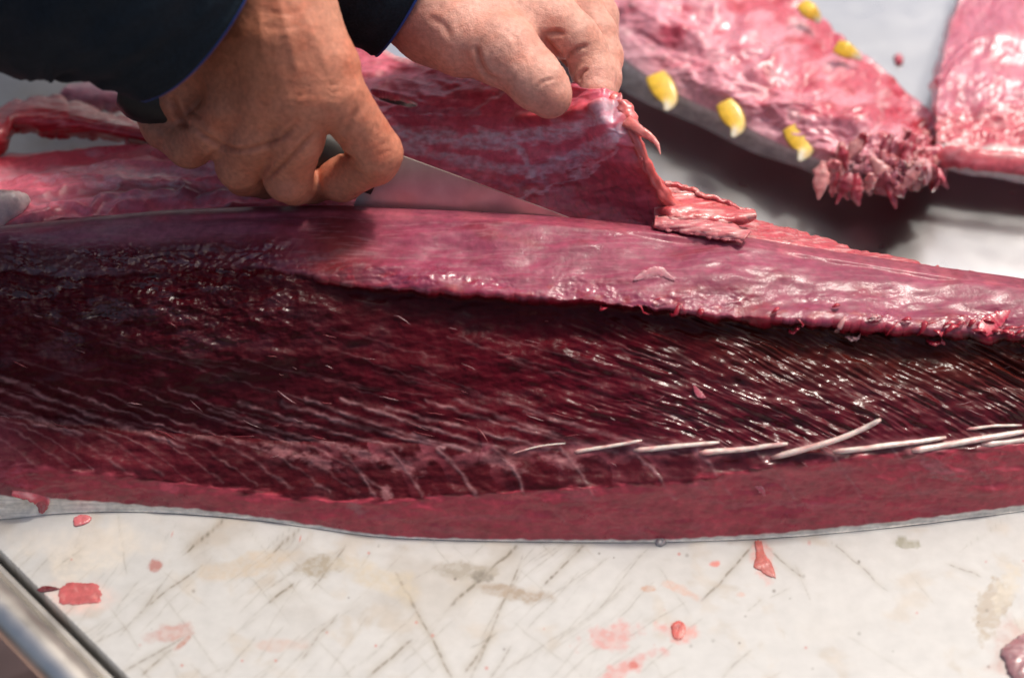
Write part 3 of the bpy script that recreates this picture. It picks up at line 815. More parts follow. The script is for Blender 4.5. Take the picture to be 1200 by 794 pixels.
def strip(name, pts, radii, colr, parent, flat=.45, seg=14, n=40, seed=0, amp=.15, ref=(0, -.7, .7), mat=None, streak=(.62, .35, .36)):
    Q = path(np.hstack([np.array(pts, float), np.array(radii, float)[:, None]]), n)
    V, F = sweep(Q[:, :3], np.maximum(Q[:, 3], 1e-4) * (1 + amp * noise(np.arange(n) * .35, 0, seed)), seg=seg, flat=flat, ref=ref)
    body = V[:n * seg].reshape(n, seg, 3)
    ii = np.repeat(np.arange(n)[:, None], seg, 1); jj = np.repeat(np.arange(seg)[None], n, 0)
    nz = fbm(ii / 9., jj / 2.2, 3, seed + 5)
    ctr = Q[:, None, :3]
    body += (body - ctr) * (nz * amp * 1.6)[..., None]
    V[:n * seg] = body.reshape(-1, 3)
    C = np.tile(np.array(colr), (len(V), 1)); k = sstep(.0, .5, fbm(ii / 14., jj / 1.6, 3, seed + 9)).ravel()
    C[:n * seg] = mix(C[:n * seg], streak, k * .6)
    C[:n * seg] *= (1 + .4 * nz.ravel())[:, None]
    return obj(name, make_mesh(name, V, F, mat or M_meat, col=C), parent)
def Z3(*a): return [PZ(x, y, z) for x, y, z in a]
def sheet(name, low, high, zfun, c0, c1, c2, parent, n_u=160, n_v=40, thick=.004, seed=0, ragw=5, amp=.0008, sx=50, sy=5):
    def cfun(U, W, x, y):
        c = np.ones(U.shape + (3,)) * np.array(c0)
        c = mix(c, c1, sstep(-.1, .45, fbm(x / sx, y / sy, 3, seed)) * .75)
        c = mix(c, c2, sstep(.6, .95, ridge(x / (sx * 1.6) + y / 30, y / (sy * 1.2), 2, seed + 3)) * .7)
        return c
    def rgf(x, y, U, W):
        e = (2 * W - 1) ** 3
        return x, y + e * (fbm(x / 16, W * 2, 3, seed + 7) * ragw * 2)
    o, P = patch(name, low, high, n_u, n_v, zfun, cfun, parent, disp=lambda U, W, x, y: fbm(x / 30, y / 8, 3, seed + 11) * amp + ridge(x / sx, y / sy, 2, seed + 13) * amp * .6, close_back=False, rag=rgf)
    m = o.modifiers.new('thick', 'SOLIDIFY'); m.thickness = thick; m.offset = 0
    return o
# red strips left of the knife hand, over the bare white board
sheet('meat_strip', [(-90, 235), (-40, 205), (0, 176), (14, 152), (60, 157), (110, 158), (160, 165), (215, 178)],
      [(-90, 170), (-40, 150), (0, 134), (26, 122), (70, 118), (120, 136), (165, 150), (215, 160)],
      lambda U, W, x, y: .038 + .012 * np.sin(W * 3.14) + 0 * U, (.42, .018, .03), (.30, .012, .03), (.60, .16, .17), flap, seed=601)
sheet('meat_strip', [(70, 112), (100, 124), (140, 128), (190, 134)], [(80, 104), (104, 98), (145, 104), (190, 112)],
      lambda U, W, x, y: .016 + .006 * np.sin(W * 3.14), (.60, .25, .30), (.50, .12, .18), (.7, .45, .48), flap, n_u=80, n_v=24, seed=611)
for a_, b_, c_ in (((146, 160), (152, 172), (162, 180)), ((176, 164), (184, 173), (195, 182))):
    strip('meat_strip', Z3((*a_, .046), (*b_, .046), (*c_, .046)), [.0010, .0015, .001], (.5, .15, .15), flap, seed=4)
V, F = sweep(Z3((395, 92, .050), (440, 106, .056), (475, 118, .060), (520, 132, .062)), [.014, .018, .018, .014], seg=18, flat=.25, n=24, ref=(0, -.7, .7))  # dark skin sheet added behind the flap's hole to keep it dark
vx, vy = project(V)
Cs_ = mix(np.tile(np.array([.012, .012, .014]), (len(V), 1)), [.5, .5, .5], np.exp(-((vx - 482) / 6) ** 2 - ((vy - 122) / 3) ** 2))  # near-black skin colour; the pale spot is a painted glint
obj('hole_backing', make_mesh('hole_backing', V, F, M_fish, col=Cs_), flap)
# pale rag of membrane by the left border
strip('membrane', Z3((-50, 262, .072), (-15, 250, .074), (14, 238, .074), (34, 232, .072)), [.008, .009, .007, .002], (.62, .46, .46), flap, seed=5, flat=.35, streak=(.7, .6, .6))
# right edge: rolled rim, the hook and the ragged tail
strip('torn_edge', Z3((716, 116, .131), (730, 124, .131), (738, 142, .128), (748, 168, .123), (764, 205, .109), (786, 238, .095), (815, 262, .086)),
      [.0026, .003, .0036, .0026, .0024, .0028, .003], (.58, .10, .09), flap, seed=6, flat=.6, amp=.4, n=70, seg=18)
strip('hook', Z3((734, 142, .129), (748, 152, .129), (761, 160, .128), (770, 169, .127), (774, 181, .125)), [.0030, .0024, .0017, .0010, .0002], (.58, .14, .12), flap, seed=7, flat=.45, amp=.12)
sheet('tail_shred', [(768, 262), (795, 268), (822, 266), (855, 264), (886, 254)], [(764, 214), (786, 216), (812, 221), (846, 233), (884, 249)],
      lambda U, W, x, y: .082 + .006 * sstep(0, .2, U) + .012 * W * (1 - U) + .003 * np.sin(W * 6), (.50, .07, .08), (.62, .18, .15), (.72, .42, .38), flap, n_u=150, n_v=70, seed=621, thick=.002, ragw=3, amp=.0011, sx=60, sy=9)
sheet('tail_shred', [(766, 268), (790, 272), (825, 277), (870, 284)], [(768, 256), (795, 250), (830, 256), (880, 272)],
      lambda U, W, x, y: .0905 + .002 * np.sin(W * 3), (.50, .13, .14), (.44, .07, .09), (.66, .36, .34), flap, n_u=90, n_v=30, seed=631, thick=.0012, ragw=4, amp=.0008, sx=50, sy=8)

# ------------------------------------------------------------------ knife
yk = .045
spine = [PY(440, 171, yk + .010), PY(678, 258, yk - .004)]
sp0, sp1 = np.array(spine[0]), np.array(spine[1])
kd = (sp1 - sp0); KL = np.linalg.norm(kd); kd /= KL
dn = np.array([0, -.22, -1.0]); dn -= kd * (dn @ kd); dn /= np.linalg.norm(dn)
kn = np.cross(kd, dn); kn /= np.linalg.norm(kn)
if kn @ FWD > 0: kn = -kn
knife = thing('kitchen_knife', tuple(sp0), 'steel filleting knife gripped in the right hand, blade slicing between flap and loin', 'knife')
ns = 60
V = []; 
for i in range(ns):
    t = i / (ns - 1); s = t * KL
    w = .036 * (1 - t ** 2.6) ** .9 + .0006 + (0.0 if t > .06 else 0)
    drop = .0004 * t ** 3
    th = .0007 * (1 - .6 * t)
    for q, h in ((0, th), (.06, th), (.55, th * .75), (.93, th * .35), (1, .00006)):
        pass
    ring = [(0, th), (.45, th * .85), (.86, th * .5), (1, .0001), (.86, -th * .5), (.45, -th * .85), (0, -th)]
    for q, h in ring:
        V.append(sp0 + kd * s + dn * (q * w + drop) + kn * h)
F = []
for i in range(ns - 1):
    for k in range(7):
        k2 = (k + 1) % 7
        F.append((i * 7 + k, i * 7 + k2, (i + 1) * 7 + k2, (i + 1) * 7 + k))
F.append(tuple(range(7))); F.append(tuple((ns - 1) * 7 + k for k in range(7))[::-1])
obj('blade', make_mesh('blade', np.array(V), F, M_blade, smooth=False), knife)
hd = [sp0 + kd * s + dn * w for s, w in ((.006, .014), (-.01, .013), (-.04, .012), (-.075, .013), (-.105, .016), (-.115, .017))]
V, F = sweep(hd, [.0095, .0105, .012, .0115, .013, .009], seg=20, flat=.7, ref=tuple(kn), n=24)
obj('handle', make_mesh('handle', V, F, M_handle), knife)

# ------------------------------------------------------------------ signed distance bodies
def cone(P, a, b, ra, rb):
    ba = b - a; L2 = ba @ ba
    t = np.clip(((P - a) @ ba) / L2, 0, 1)
    return np.linalg.norm(P - a - t[..., None] * ba, axis=-1) - (ra + (rb - ra) * t)
def smin(a, b, k):
    h = np.clip(.5 + .5 * (b - a) / k, 0, 1)
    return b + (a - b) * h - k * h * (1 - h)
def smax(a, b, k): return -smin(-a, -b, k)
def nets(f, lo, hi, h):
    lo = np.array(lo); n = np.ceil((np.array(hi) - lo) / h).astype(int) + 1
    g = [lo[i] + h * np.arange(n[i]) for i in range(3)]
    F = np.empty(n)
    for i in range(n[0]):
        yy, zz = np.meshgrid(g[1], g[2], indexing='ij')
        F[i] = f(np.stack([np.full_like(yy, g[0][i]), yy, zz], -1))
    s = F < 0
    c = n - 1
    acc = np.zeros((*c, 3)); cnt = np.zeros(c)
    corners = [(i, j, k) for i in (0, 1) for j in (0, 1) for k in (0, 1)]
    def sl(o): return tuple(slice(o[d], o[d] + c[d]) for d in range(3))
    for a in corners:
        for d in range(3):
            if a[d]: continue
            b = list(a); b[d] = 1
            fa, fb = F[sl(a)], F[sl(b)]
            m = (fa < 0) != (fb < 0)
            t = np.where(m, fa / np.where(m, fa - fb, 1), 0)
            p = np.array(a, float)[None, None, None] + np.zeros((*c, 3)); p[..., d] += t
            acc += np.where(m[..., None], p, 0); cnt += m
    act = cnt > 0
    idx = -np.ones(c, np.int64); idx[act] = np.arange(act.sum())
    base_i = np.stack(np.nonzero(act), -1)
    V = lo + h * (base_i + acc[act] / cnt[act][:, None])
    faces = []
    for d in range(3):
        e1, e2 = (d + 1) % 3, (d + 2) % 3
        A0 = [slice(None)] * 3; A1 = [slice(None)] * 3
        A0[d] = slice(0, -1); A1[d] = slice(1, None)
        ch = s[tuple(A0)] != s[tuple(A1)]
        ii = np.stack(np.nonzero(ch), -1)
        ok = (ii[:, e1] > 0) & (ii[:, e2] > 0) & (ii[:, e1] < n[e1] - 1) & (ii[:, e2] < n[e2] - 1)
        ii = ii[ok]
        def at(o1, o2):
            q = ii.copy(); q[:, e1] += o1; q[:, e2] += o2
            return idx[q[:, 0], q[:, 1], q[:, 2]]
        q = np.stack([at(-1, -1), at(0, -1), at(0, 0), at(-1, 0)], -1)
        flip = ~s[ii[:, 0], ii[:, 1], ii[:, 2]]
        q[flip] = q[flip][:, ::-1]
        faces.append(q)
    return V, np.vstack(faces)
def grad(f, V, e=.0004):
    return np.stack([f(V + np.eye(3)[i] * e) - f(V - np.eye(3)[i] * e) for i in range(3)], -1) / (2 * e)
def settle(f, V, n=3):
    for _ in range(n):
        g = grad(f, V); V = V - g * (f(V) / np.maximum((g * g).sum(-1), .2))[:, None]
    return V
def D3(a): return PD(np.float64(a[0]), np.float64(a[1]), np.float64(a[2]))
class Body:
    def __init__(s): s.ch = []; s.cr = []
    def chain(s, pts, k=.004, kj=.004):          # joints (px,py,depth,r mm)
        s.ch.append(([D3(p) for p in pts], [p[3] * .001 for p in pts], k, kj))
    def crease(s, pts, r=.6, k=1.6, depth=0): s.cr.append(([D3(p) for p in pts], r * .001, k * .001))
    def __call__(s, P):
        out = None
        for pts, R, k, kj in s.ch:
            d = None
            for a, b, ra, rb in zip(pts[:-1], pts[1:], R[:-1], R[1:]):
                q = cone(P, a, b, ra, rb); d = q if d is None else smin(d, q, kj)
            out = d if out is None else smin(out, d, k)
        return out
def surf_crease(V, nrm_, creases):
    """press soft furrows into the skin near polylines given in photo coordinates"""
    x, y = project(V)
    facing = (nrm_ @ FWD) < .15
    disp = np.zeros(len(V))
    for pts, w, dep in creases:
        q = path(pts, 12); D = np.full(len(V), 1e9); T = np.zeros(len(V))
        for i, (a, b) in enumerate(zip(q[:-1], q[1:])):
            dd, t = seg_dist(x, y, a, b); m = dd < D; D[m] = dd[m]; T[m] = (i + t[m]) / 11
        taper = np.clip(np.minimum(T, 1 - T) * 5, .0, 1)
        disp -= np.exp(-(D / w) ** 2) * dep * .001 * taper * facing
        disp += np.exp(-((D - w * 2) / (w * 1.2)) ** 2) * dep * .00035 * taper * facing
    return V + nrm_ * disp[:, None], disp

person = thing('person', (-.1, .75, -.9), 'worker in navy jacket with bare hands, gripping the knife and lifting the flap', 'person')

# ---- hand with the knife
H = Body()
W1 = (318, -50, .800)
H.chain([(250, -120, .80, 27), (312, -52, .800, 26)], .01)
H.chain([(335, -48, .806, 15), (356, 20, .803, 14.5), (382, 76, .801, 13.5), (392, 108, .803, 13)], .012)
H.chain([(318, -45, .796, 18), (338, 40, .794, 15), (354, 112, .800, 13.2)], .012)
H.chain([(295, -38, .800, 18), (306, 40, .798, 15.5), (314, 114, .804, 12.8)], .012)
H.chain([(270, -25, .81, 18), (278, 50, .812, 16), (276, 122, .816, 12)], .012)
H.chain([(300, 20, .825, 24), (315, 90, .835, 18)], .012)           # palm mass
H.chain([(235, 60, .83, 20), (215, 112, .84, 13)], .012)            # heel of the hand
H.chain([(392, 108, .803, 12.8), (442, 179, .824, 10.8), (439, 188, .829, 10.4), (400, 210, .845, 9.8), (376, 212, .86, 8.8)], .0022, .003)
H.chain([(354, 112, .800, 12.8), (348, 160, .812, 11.8), (337, 208, .832, 10.4), (345, 214, .842, 9.6), (368, 216, .866, 9)], .0026, .003)
H.chain([(314, 114, .804, 12.4), (300, 158, .818, 11.6), (281, 194, .836, 10.4), (288, 204, .848, 9.5), (310, 212, .868, 8.5)], .0022, .003)
H.chain([(276, 122, .816, 11.8), (250, 152, .828, 10.8), (222, 171, .842, 9.6), (192, 150, .850, 9.2), (178, 128, .852, 8.8)], .0042, .003)
H.chain([(345, 10, .835, 15), (370, 80, .85, 13), (392, 140, .866, 12), (412, 190, .868, 10)], .008)   # thumb behind the grip
cr1 = [([(222, 142), (246, 163), (282, 176), (328, 162), (352, 140)], 2.8, 1.2), ([(308, 214), (330, 194), (350, 174), (374, 150)], 2.6, 1.3),
       ([(200, 112), (206, 126), (214, 142), (222, 152)], 4.0, 1.6), ([(214, 118), (226, 132), (240, 140)], 2.0, .6), ([(236, 190), (252, 178), (268, 168)], 2.4, .8),
       ([(396, 176), (406, 182), (414, 186)], 1.8, 1.1), ([(404, 160), (412, 140), (420, 126)], 4.0, .7), ([(430, 206), (418, 200), (408, 192)], 1.6, .6),
       ([(384, 96), (390, 100), (398, 98)], 1.2, .4), ([(380, 103), (390, 108), (400, 106)], 1.2, .45), ([(384, 112), (392, 117), (400, 114)], 1.2, .35),
       ([(340, 108), (352, 112), (364, 108)], 1.3, .3), ([(340, 118), (352, 122), (366, 118)], 1.3, .3), ([(436, 174), (446, 170), (454, 166)], 1.3, .4), ([(442, 181), (452, 178), (459, 174)], 1.3, .4),
       ([(446, 188), (455, 186), (461, 182)], 1.2, .3), ([(322, 222), (334, 226), (346, 224)], 1.4, .35), ([(322, -10), (340, 50), (352, 96)], 5, -.5), ([(300, -5), (308, 50), (314, 92)], 5, -.4), ([(345, -10), (366, 40), (386, 88)], 5, -.4), ([(300, 30), (330, 34), (360, 28)], 3, .25), ([(306, 12), (336, 16), (366, 8)], 3, .25)]
def build_hand(H, lo, hi, creases, tone_spots, basecol, h=.00115):
    V, F = nets(H, lo, hi, h)
    V = settle(H, V, 2)
    n = grad(H, V); n /= np.linalg.norm(n, axis=1, keepdims=True) + 1e-9
    x, y = project(V)
    V, dsp = surf_crease(V, n, creases)
    V = V + n * (fbm(x / 30, y / 30, 3, 301) * .0005 + ridge(x / 8, y / 5, 2, 305) * .00012 * 1)[:, None]
    # tendons / veins hint
    C = np.tile(np.array(basecol, float), (len(V), 1))
    C *= (1 + .16 * fbm(x / 40, y / 40, 4, 307))[:, None]
    C = mix(C, np.array(basecol) * np.array([.95, .62, .52]), sstep(-.1, .5, fbm(x / 30, y / 26, 3, 309)) * .4)
    for cx, cy, r, c, s in tone_spots:
        C = mix(C, c, np.exp(-((x - cx) ** 2 + (y - cy) ** 2) / r ** 2) * s)
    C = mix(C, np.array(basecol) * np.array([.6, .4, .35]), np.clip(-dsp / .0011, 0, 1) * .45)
    return make_mesh('hand', V, F, M_skin, col=C)
lo = D3((150, 250, .86)); 
me = build_hand(H, (-.215, .01, .075), (-.02, .22, .30), cr1,
    [(390, 108, 14, (.62, .24, .14), .6), (354, 116, 16, (.50, .17, .09), .4), (318, 105, 22, (.50, .17, .08), .35), (446, 184, 11, (.60, .16, .09), .7), (285, 60, 60, (.46, .17, .07), .4),
     (335, 222, 14, (.40, .14, .12), .4), (405, 10, 40, (.60, .34, .24), .4)], (.55, .205, .125))  # knuckle reds, plus painted shading at the left and a lighter top
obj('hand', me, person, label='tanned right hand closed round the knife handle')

# ---- hand lifting the flap
H2 = Body()
H2.chain([(440, -60, .88, 27), (500, -5, .872, 26), (520, 12, .868, 25)], .01)
H2.chain([(512, 20, .860, 20), (545, 44, .853, 17.5), (585, 56, .845, 15)], .012)
H2.chain([(585, 56, .845, 14.5), (598, 66, .843, 14), (622, 88, .839, 12.2), (634, 100, .838, 12), (645, 114, .838, 9.5)], .006, .004)     # thumb
H2.chain([(520, -5, .870, 20), (580, 8, .866, 17), (645, 24, .866, 13.5)], .012)
H2.chain([(530, -20, .885, 20), (600, -25, .885, 17), (668, 0, .890, 13.5)], .012)
H2.chain([(530, -35, .90, 19), (600, -50, .905, 15), (670, -25, .91, 12)], .012)
H2.chain([(645, 24, .866, 13), (672, 44, .866, 11.5), (686, 60, .868, 10.2), (696, 86, .866, 9.6), (698, 106, .862, 8.6)], .003, .003)   # index
H2.chain([(668, 0, .890, 12.8), (696, 40, .888, 10.5), (705, 66, .885, 9.8), (704, 92, .878, 9.2), (700, 110, .872, 8.6)], .003, .003)
H2.chain([(670, -25, .91, 12), (700, 20, .91, 10), (704, 60, .905, 9.0), (700, 90, .893, 8.5)], .003, .003)
H2.chain([(650, -45, .92, 11), (690, -10, .93, 9), (696, 35, .925, 8.2), (692, 65, .91, 8)], .003, .003)
cr2 = [([(556, 52), (562, 72), (572, 88), (590, 96)], 3.2, 1.1), ([(634, 40), (646, 56), (660, 74), (664, 92)], 3.0, 1.6), ([(636, 42), (650, 38), (662, 40)], 3.0, 1.4),
       ([(662, 76), (668, 64), (680, 56), (690, 54)], 2.6, 1.3), ([(678, 96), (682, 86), (690, 80)], 2.2, 1.2),
       ([(625, 108), (632, 98), (644, 94), (652, 92)], 2.0, .6), ([(600, 40), (606, 50), (604, 60)], 3, .4), ([(500, 20), (520, 30), (530, 50)], 4, .5), ([(566, 40), (560, 56), (566, 72)], 3, .4)]
me = build_hand(H2, (-.10, .045, .07), (.085, .28, .28), cr2,
    [(645, 116, 16, (.52, .15, .11), .5), (615, 50, 14, (.56, .20, .14), .5), (690, 62, 18, (.55, .24, .16), .4), (700, 90, 16, (.60, .27, .22), .4), (480, 40, 26, (.34, .10, .09), .5), (655, 40, 10, (.5, .16, .1), .5)],
    (.64, .32, .245))
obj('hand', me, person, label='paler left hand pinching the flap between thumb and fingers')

# ---- sleeves
def sleeve(name, pts, radii, tilt, seed, trim_w=.0015, n=90, seg=120, fold=.004):
    Q = path(np.hstack([np.array([D3(p) for p in pts]), np.array(radii)[:, None]]), n)
    P, R = Q[:, :3], Q[:, 3]
    T = np.gradient(P, axis=0); T /= np.linalg.norm(T, axis=1, keepdims=True)
    Aax = np.cross(T, (0, 0, 1.)); Aax /= np.linalg.norm(Aax, axis=1, keepdims=True); Bax = np.cross(Aax, T)
    th = np.linspace(0, 2 * math.pi, seg, endpoint=False)
    tt = np.repeat(np.linspace(0, 1, n)[:, None], seg, 1); TH = np.repeat(th[None], n, 0)
    rr = R[:, None] + fold * (ridge(tt * 7 + np.sin(TH) * .8, np.cos(TH) * 1.2 + tt * 2, 2, seed) - .4) * sstep(0, .12, tt) + .0012 * fbm(tt * 40, np.cos(TH) * 5, 3, seed + 3)
    rr = rr + .0012 * (np.exp(-((tt - .012) / .010) ** 2)) - .001 * np.exp(-((tt - .09) / .006) ** 2)
    V = P[:, None] + rr[..., None] * (np.cos(TH)[..., None] * Aax[:, None] + np.sin(TH)[..., None] * Bax[:, None])
    # tilt the cuff opening
    tl = np.array(tilt, float)
    V = V + (V - P[:, None]) @ tl[:, None] * T[:, None] * (1 - sstep(0, .25, tt))[..., None] * -1
    # inner lining
    inner_ = V[:14][::-1] - (V[:14][::-1] - P[:14][::-1][:, None]) * .05
    VV = np.concatenate([inner_, V], 0)
    F = grid_faces(len(VV), seg, wrap=True)
    o_ = obj(name, make_mesh(name, VV.reshape(-1, 3), F, M_cloth), person)
    ring = V[0]; ring2 = V[1]
    k = np.vstack([ring, ring[:1]])
    Vt, Ft = sweep(k, [trim_w] * len(k), seg=8, cap=False, ref=tuple(T[0]))
    obj('cuff_trim', make_mesh('cuff_trim', Vt, Ft, M_trim), o_)
    return o_
sleeve('sleeve', [(226, -18, .800), (124, -78, .775), (0, -105, .775), (-150, -140, .80), (-320, -220, .86), (-460, -340, .98)],
       [.0545, .063, .066, .068, .070, .075], (.0, .0, .0), 401, trim_w=.00045)
sleeve('sleeve', [(486, -26, .872), (392, -76, .862), (300, -110, .88), (200, -160, .94), (60, -260, 1.02), (-60, -400, 1.12)],
       [.0395, .045, .05, .055, .060, .068], (.0, .0, .0), 411, trim_w=.0007)

# ------------------------------------------------------------------ background: carcass with yellow finlets
car = thing('tuna_carcass', tuple(PZ(850, 100, 0.)), 'pink tuna carcass half with silver skin and yellow finlets on the steel behind', 'fish carcass')
lowc = [(500, -85), (570, -30), (630, 30), (695, 84), (755, 120), (820, 148), (880, 178), (935, 196), (985, 216), (1035, 222)]
highc = [(800, -210), (850, -130), (895, -60), (940, 0), (985, 48), (1030, 80), (1065, 105), (1090, 135), (1102, 165), (1092, 205)]
def zc(U, W, x, y):
    sk = .020 * (1 - .25 * U)
    z = np.where(W < .16, sk * (W / .16) ** .8, sk + (.036 - .010 * U - sk) * np.sin(np.clip((W - .16) / .45, 0, 1) * 1.57) - .02 * sstep(.6, 1, W))
    return np.maximum(z, .001)
def dc(U, W, x, y):
    e = sstep(.72, .95, U)
    return (fbm(x / 70, y / 40, 4, 501) * .010 + ridge(x / 110, y / 50, 2, 503) * .004) * sstep(.14, .3, W) + (fbm(x / 14, y / 12, 4, 505) * .012 + ridge(x / 14, y / 22, 2, 506) * .0035) * e * sstep(0, .15, W)
def cc(U, W, x, y):
    c = np.ones(U.shape + (3,)) * np.array([.62, .24, .29])
    n1 = fbm(x / 60, y / 34, 4, 511)
    c = mix(c, [.48, .05, .085], sstep(.0, .35, n1 + .35 * sstep(.35, .8, W) - .12) * .85)
    c = mix(c, [.72, .48, .48], sstep(.12, .5, fbm(x / 34, y / 20, 4, 513)) * .6)
    c = mix(c, [.70, .42, .46], sstep(.35, .18, W) * .6)
    c = mix(c, [.40, .02, .035], sstep(.2, .5, fbm(x / 30, y / 18, 3, 515)) * sstep(.35, .6, W) * .8)
    e = sstep(.78, .95, U)
    c = mix(c, [.28, .025, .035], e * .75 * sstep(-.3, .3, fbm(x / 16, y / 14, 3, 517)))
    c = mix(c, [.62, .34, .30], e * sstep(.1, .4, fbm(x / 9, y / 14, 3, 519)) * .8)
    s = sstep(.17, .14, W) * sstep(.93, .88, U)
    sil = np.array([.34, .34, .33]) * (1 + .7 * fbm(x / 30, y / 10, 3, 521))[..., None]
    sil = mix(sil, [.62, .62, .60], sstep(.09, .14, W) * .8)
    c = mix(c, sil, s)
    return c
def rgc(x, y, U, W):
    e = sstep(.78, 1, U)
    return x + e * fbm(y / 10, W * 9, 3, 531) * 16, y + e * fbm(x / 9, W * 5, 3, 533) * 14
patch('flesh', lowc, highc, 420, 170, zc, cc, car, disp=dc, rag=rgc)
# dark belly skin under the near rim: down to the table
def finlet(pts_px, zs, tip_dark, thick=.0010):
    P = np.array([PZ(x, y, z) for (x, y), z in zip(pts_px, zs)])
    c0 = P.mean(0)
    n = np.cross(P[1] - P[0], P[2] - P[0]); n /= np.linalg.norm(n)
    pp = np.vstack([P, P[:1]]); q = np.vstack([pp[i] + (pp[i + 1] - pp[i]) * t for i in range(len(P)) for t in (0, .2, .4, .6, .8)])
    V = [c0 + n * thick]; V += list(q + n * thick * .15); V += [c0 - n * thick]; V += list(q - n * thick * .15)
    m = len(q); F = []
    for i in range(m):
        j = (i + 1) % m
        F += [(0, 1 + i, 1 + j), (m + 1, m + 2 + j, m + 2 + i), (1 + i, m + 2 + i, m + 2 + j, 1 + j)]
    V = np.array(V); x, y = project(V)
    C = np.tile(np.array([.78, .50, .03]), (len(V), 1)).astype(float)
    tx, ty = pts_px[tip_dark]
    C = mix(C, [.42, .42, .38], sstep(20, 6, np.hypot(x - tx, y - ty)))
    C = mix(C, [.75, .62, .25], sstep(.0, .5, noise(x / 4, y / 9, 3)) * .5)
    return obj('finlet', make_mesh('finlet', V, F, M_fin, smooth=False, col=C), car)
def fin_(pts, r):
    P = np.array([PZ(x, y, z) for x, y, z in pts])
    Q = path(np.hstack([P, np.array(r)[:, None] * .001]), 26)
    V, F = sweep(Q[:, :3], Q[:, 3], seg=20, flat=.22, ref=(0, -.6, .8))
    bb = V[:26 * 20].reshape(26, 20, 3); t = np.repeat(np.linspace(0, 1, 26)[:, None], 20, 1); u = np.repeat(np.linspace(0, 6.28, 20, endpoint=False)[None], 26, 0)
    rib = np.sin(np.cos(u) * 22)
    bb += (bb - Q[:, None, :3]) * (rib * .05)[..., None]
    C = np.tile(np.array([.74, .47, .03]), (len(V), 1)).astype(float)
    cc_ = mix(np.ones((26, 20, 3)) * np.array([.74, .47, .03]), [.45, .43, .34], sstep(.55, .95, t + .12 * rib))
    cc_ = mix(cc_, [.14, .13, .12], sstep(.80, 1, np.abs(np.cos(u))) * .6)
    C[:26 * 20] = cc_.reshape(-1, 3)
    obj('finlet', make_mesh('finlet', V, F, M_fin, col=C), car)
fin_([(768, 88, .026), (776, 102, .024), (784, 118, .021), (780, 130, .019)], [6, 7, 5, 1])
fin_([(848, 120, .026), (857, 134, .023), (864, 149, .020), (858, 161, .018)], [5, 6.5, 4.5, 1])
fin_([(928, 148, .025), (936, 161, .022), (943, 176, .019), (936, 189, .017)], [6, 7, 5, 1])
fin_([(940, 4, .034), (948, 12, .033), (956, 20, .03), (960, 27, .028)], [4, 5, 3.5, 1])
fin_([(980, 54, .03), (990, 58, .03), (1000, 63, .028), (1010, 70, .026)], [4, 5, 3.5, 1])
# ragged shreds of the broken end
for i in range(48):
    x0 = rng.uniform(965, 1090); y0 = rng.uniform(150, 205)
    if x0 < 985: y0 = rng.uniform(180, 205)
    a = rng.uniform(.7, 2.3); L = rng.uniform(22, 48)
    z0 = rng.uniform(.012, .04)
    pts = [PZ(x0 + L * t * math.cos(a), y0 + L * t * math.sin(a), max(.004, z0 - .012 * t)) for t in (0, .35, .7, 1)]
    cch = [(.34, .025, .045), (.46, .12, .13), (.22, .015, .03), (.50, .20, .19)][i % 4]
    strip('torn_end', pts, [.0015, rng.uniform(.002, .0042), rng.uniform(.0015, .0032), .0006], cch, car, seed=20 + i, n=22, seg=12, flat=.5, amp=.3)

# ---- second piece at the right border
pc = thing('tuna_chunk', tuple(PZ(1170, 120, 0.)), 'smooth pink tuna slab with white skin edge, at the right border behind', 'fish chunk')
def z2(U, W, x, y): return np.maximum(.001, .016 * np.sin(np.clip(W / .10, 0, 1) * 1.57) + .012 * sstep(.1, .5, W) - .018 * sstep(.85, 1, W))*(np.clip(U/.045,0,1)**.5)
def c2(U, W, x, y):
    c = np.ones(U.shape + (3,)) * np.array([.50, .13, .19])
    c = mix(c, [.60, .24, .30], sstep(-.2, .5, fbm(x / 60, y / 40, 4, 551)) * .6)
    c = mix(c, [.42, .06, .10], sstep(.0, .4, fbm(x / 26, y / 40, 4, 553)) * .6)
    low = sstep(.30, .2, W)
    c = mix(c, [.48, .05, .07], low * .8); c = mix(c, [.68, .36, .36], low * sstep(.0, .4, fbm(x / 20, y / 8, 3, 555)) * .7)
    c = mix(c, [.66, .64, .60], sstep(.125, .09, W))
    c = mix(c, [.72, .36, .38], np.exp(-(U / .05) ** 2) * .6)
    return c
def d2(U, W, x, y): return fbm(x / 50, y / 40, 4, 561) * .004 + np.exp(-((W - .42 - .1 * np.sin(U * 5)) / .03) ** 2) * .003 + sstep(.3, .2, W) * sstep(.08, .14, W) * fbm(x / 26, y / 14, 3, 563) * .004
patch('flesh', [(1092, 190), (1100, 196), (1140, 206), (1200, 214), (1300, 228), (1450, 250)],
      [(1136, -20), (1150, -60), (1190, -110), (1260, -150), (1350, -150), (1450, -150)], 220, 170, z2, c2, pc, disp=d2,
      rag=lambda x, y, U, W: (x - (1 - U) ** 8 * (26 * np.sin(np.clip(W, 0, 1) * 2.6) - 6), y))
strip('pink_rim', Z3((1092, 186, .012), (1120, 184, .018), (1150, 188, .019), (1200, 194, .019), (1280, 204, .019)), [.004, .006, .006, .006, .006], (.55, .10, .12), pc, seed=71)

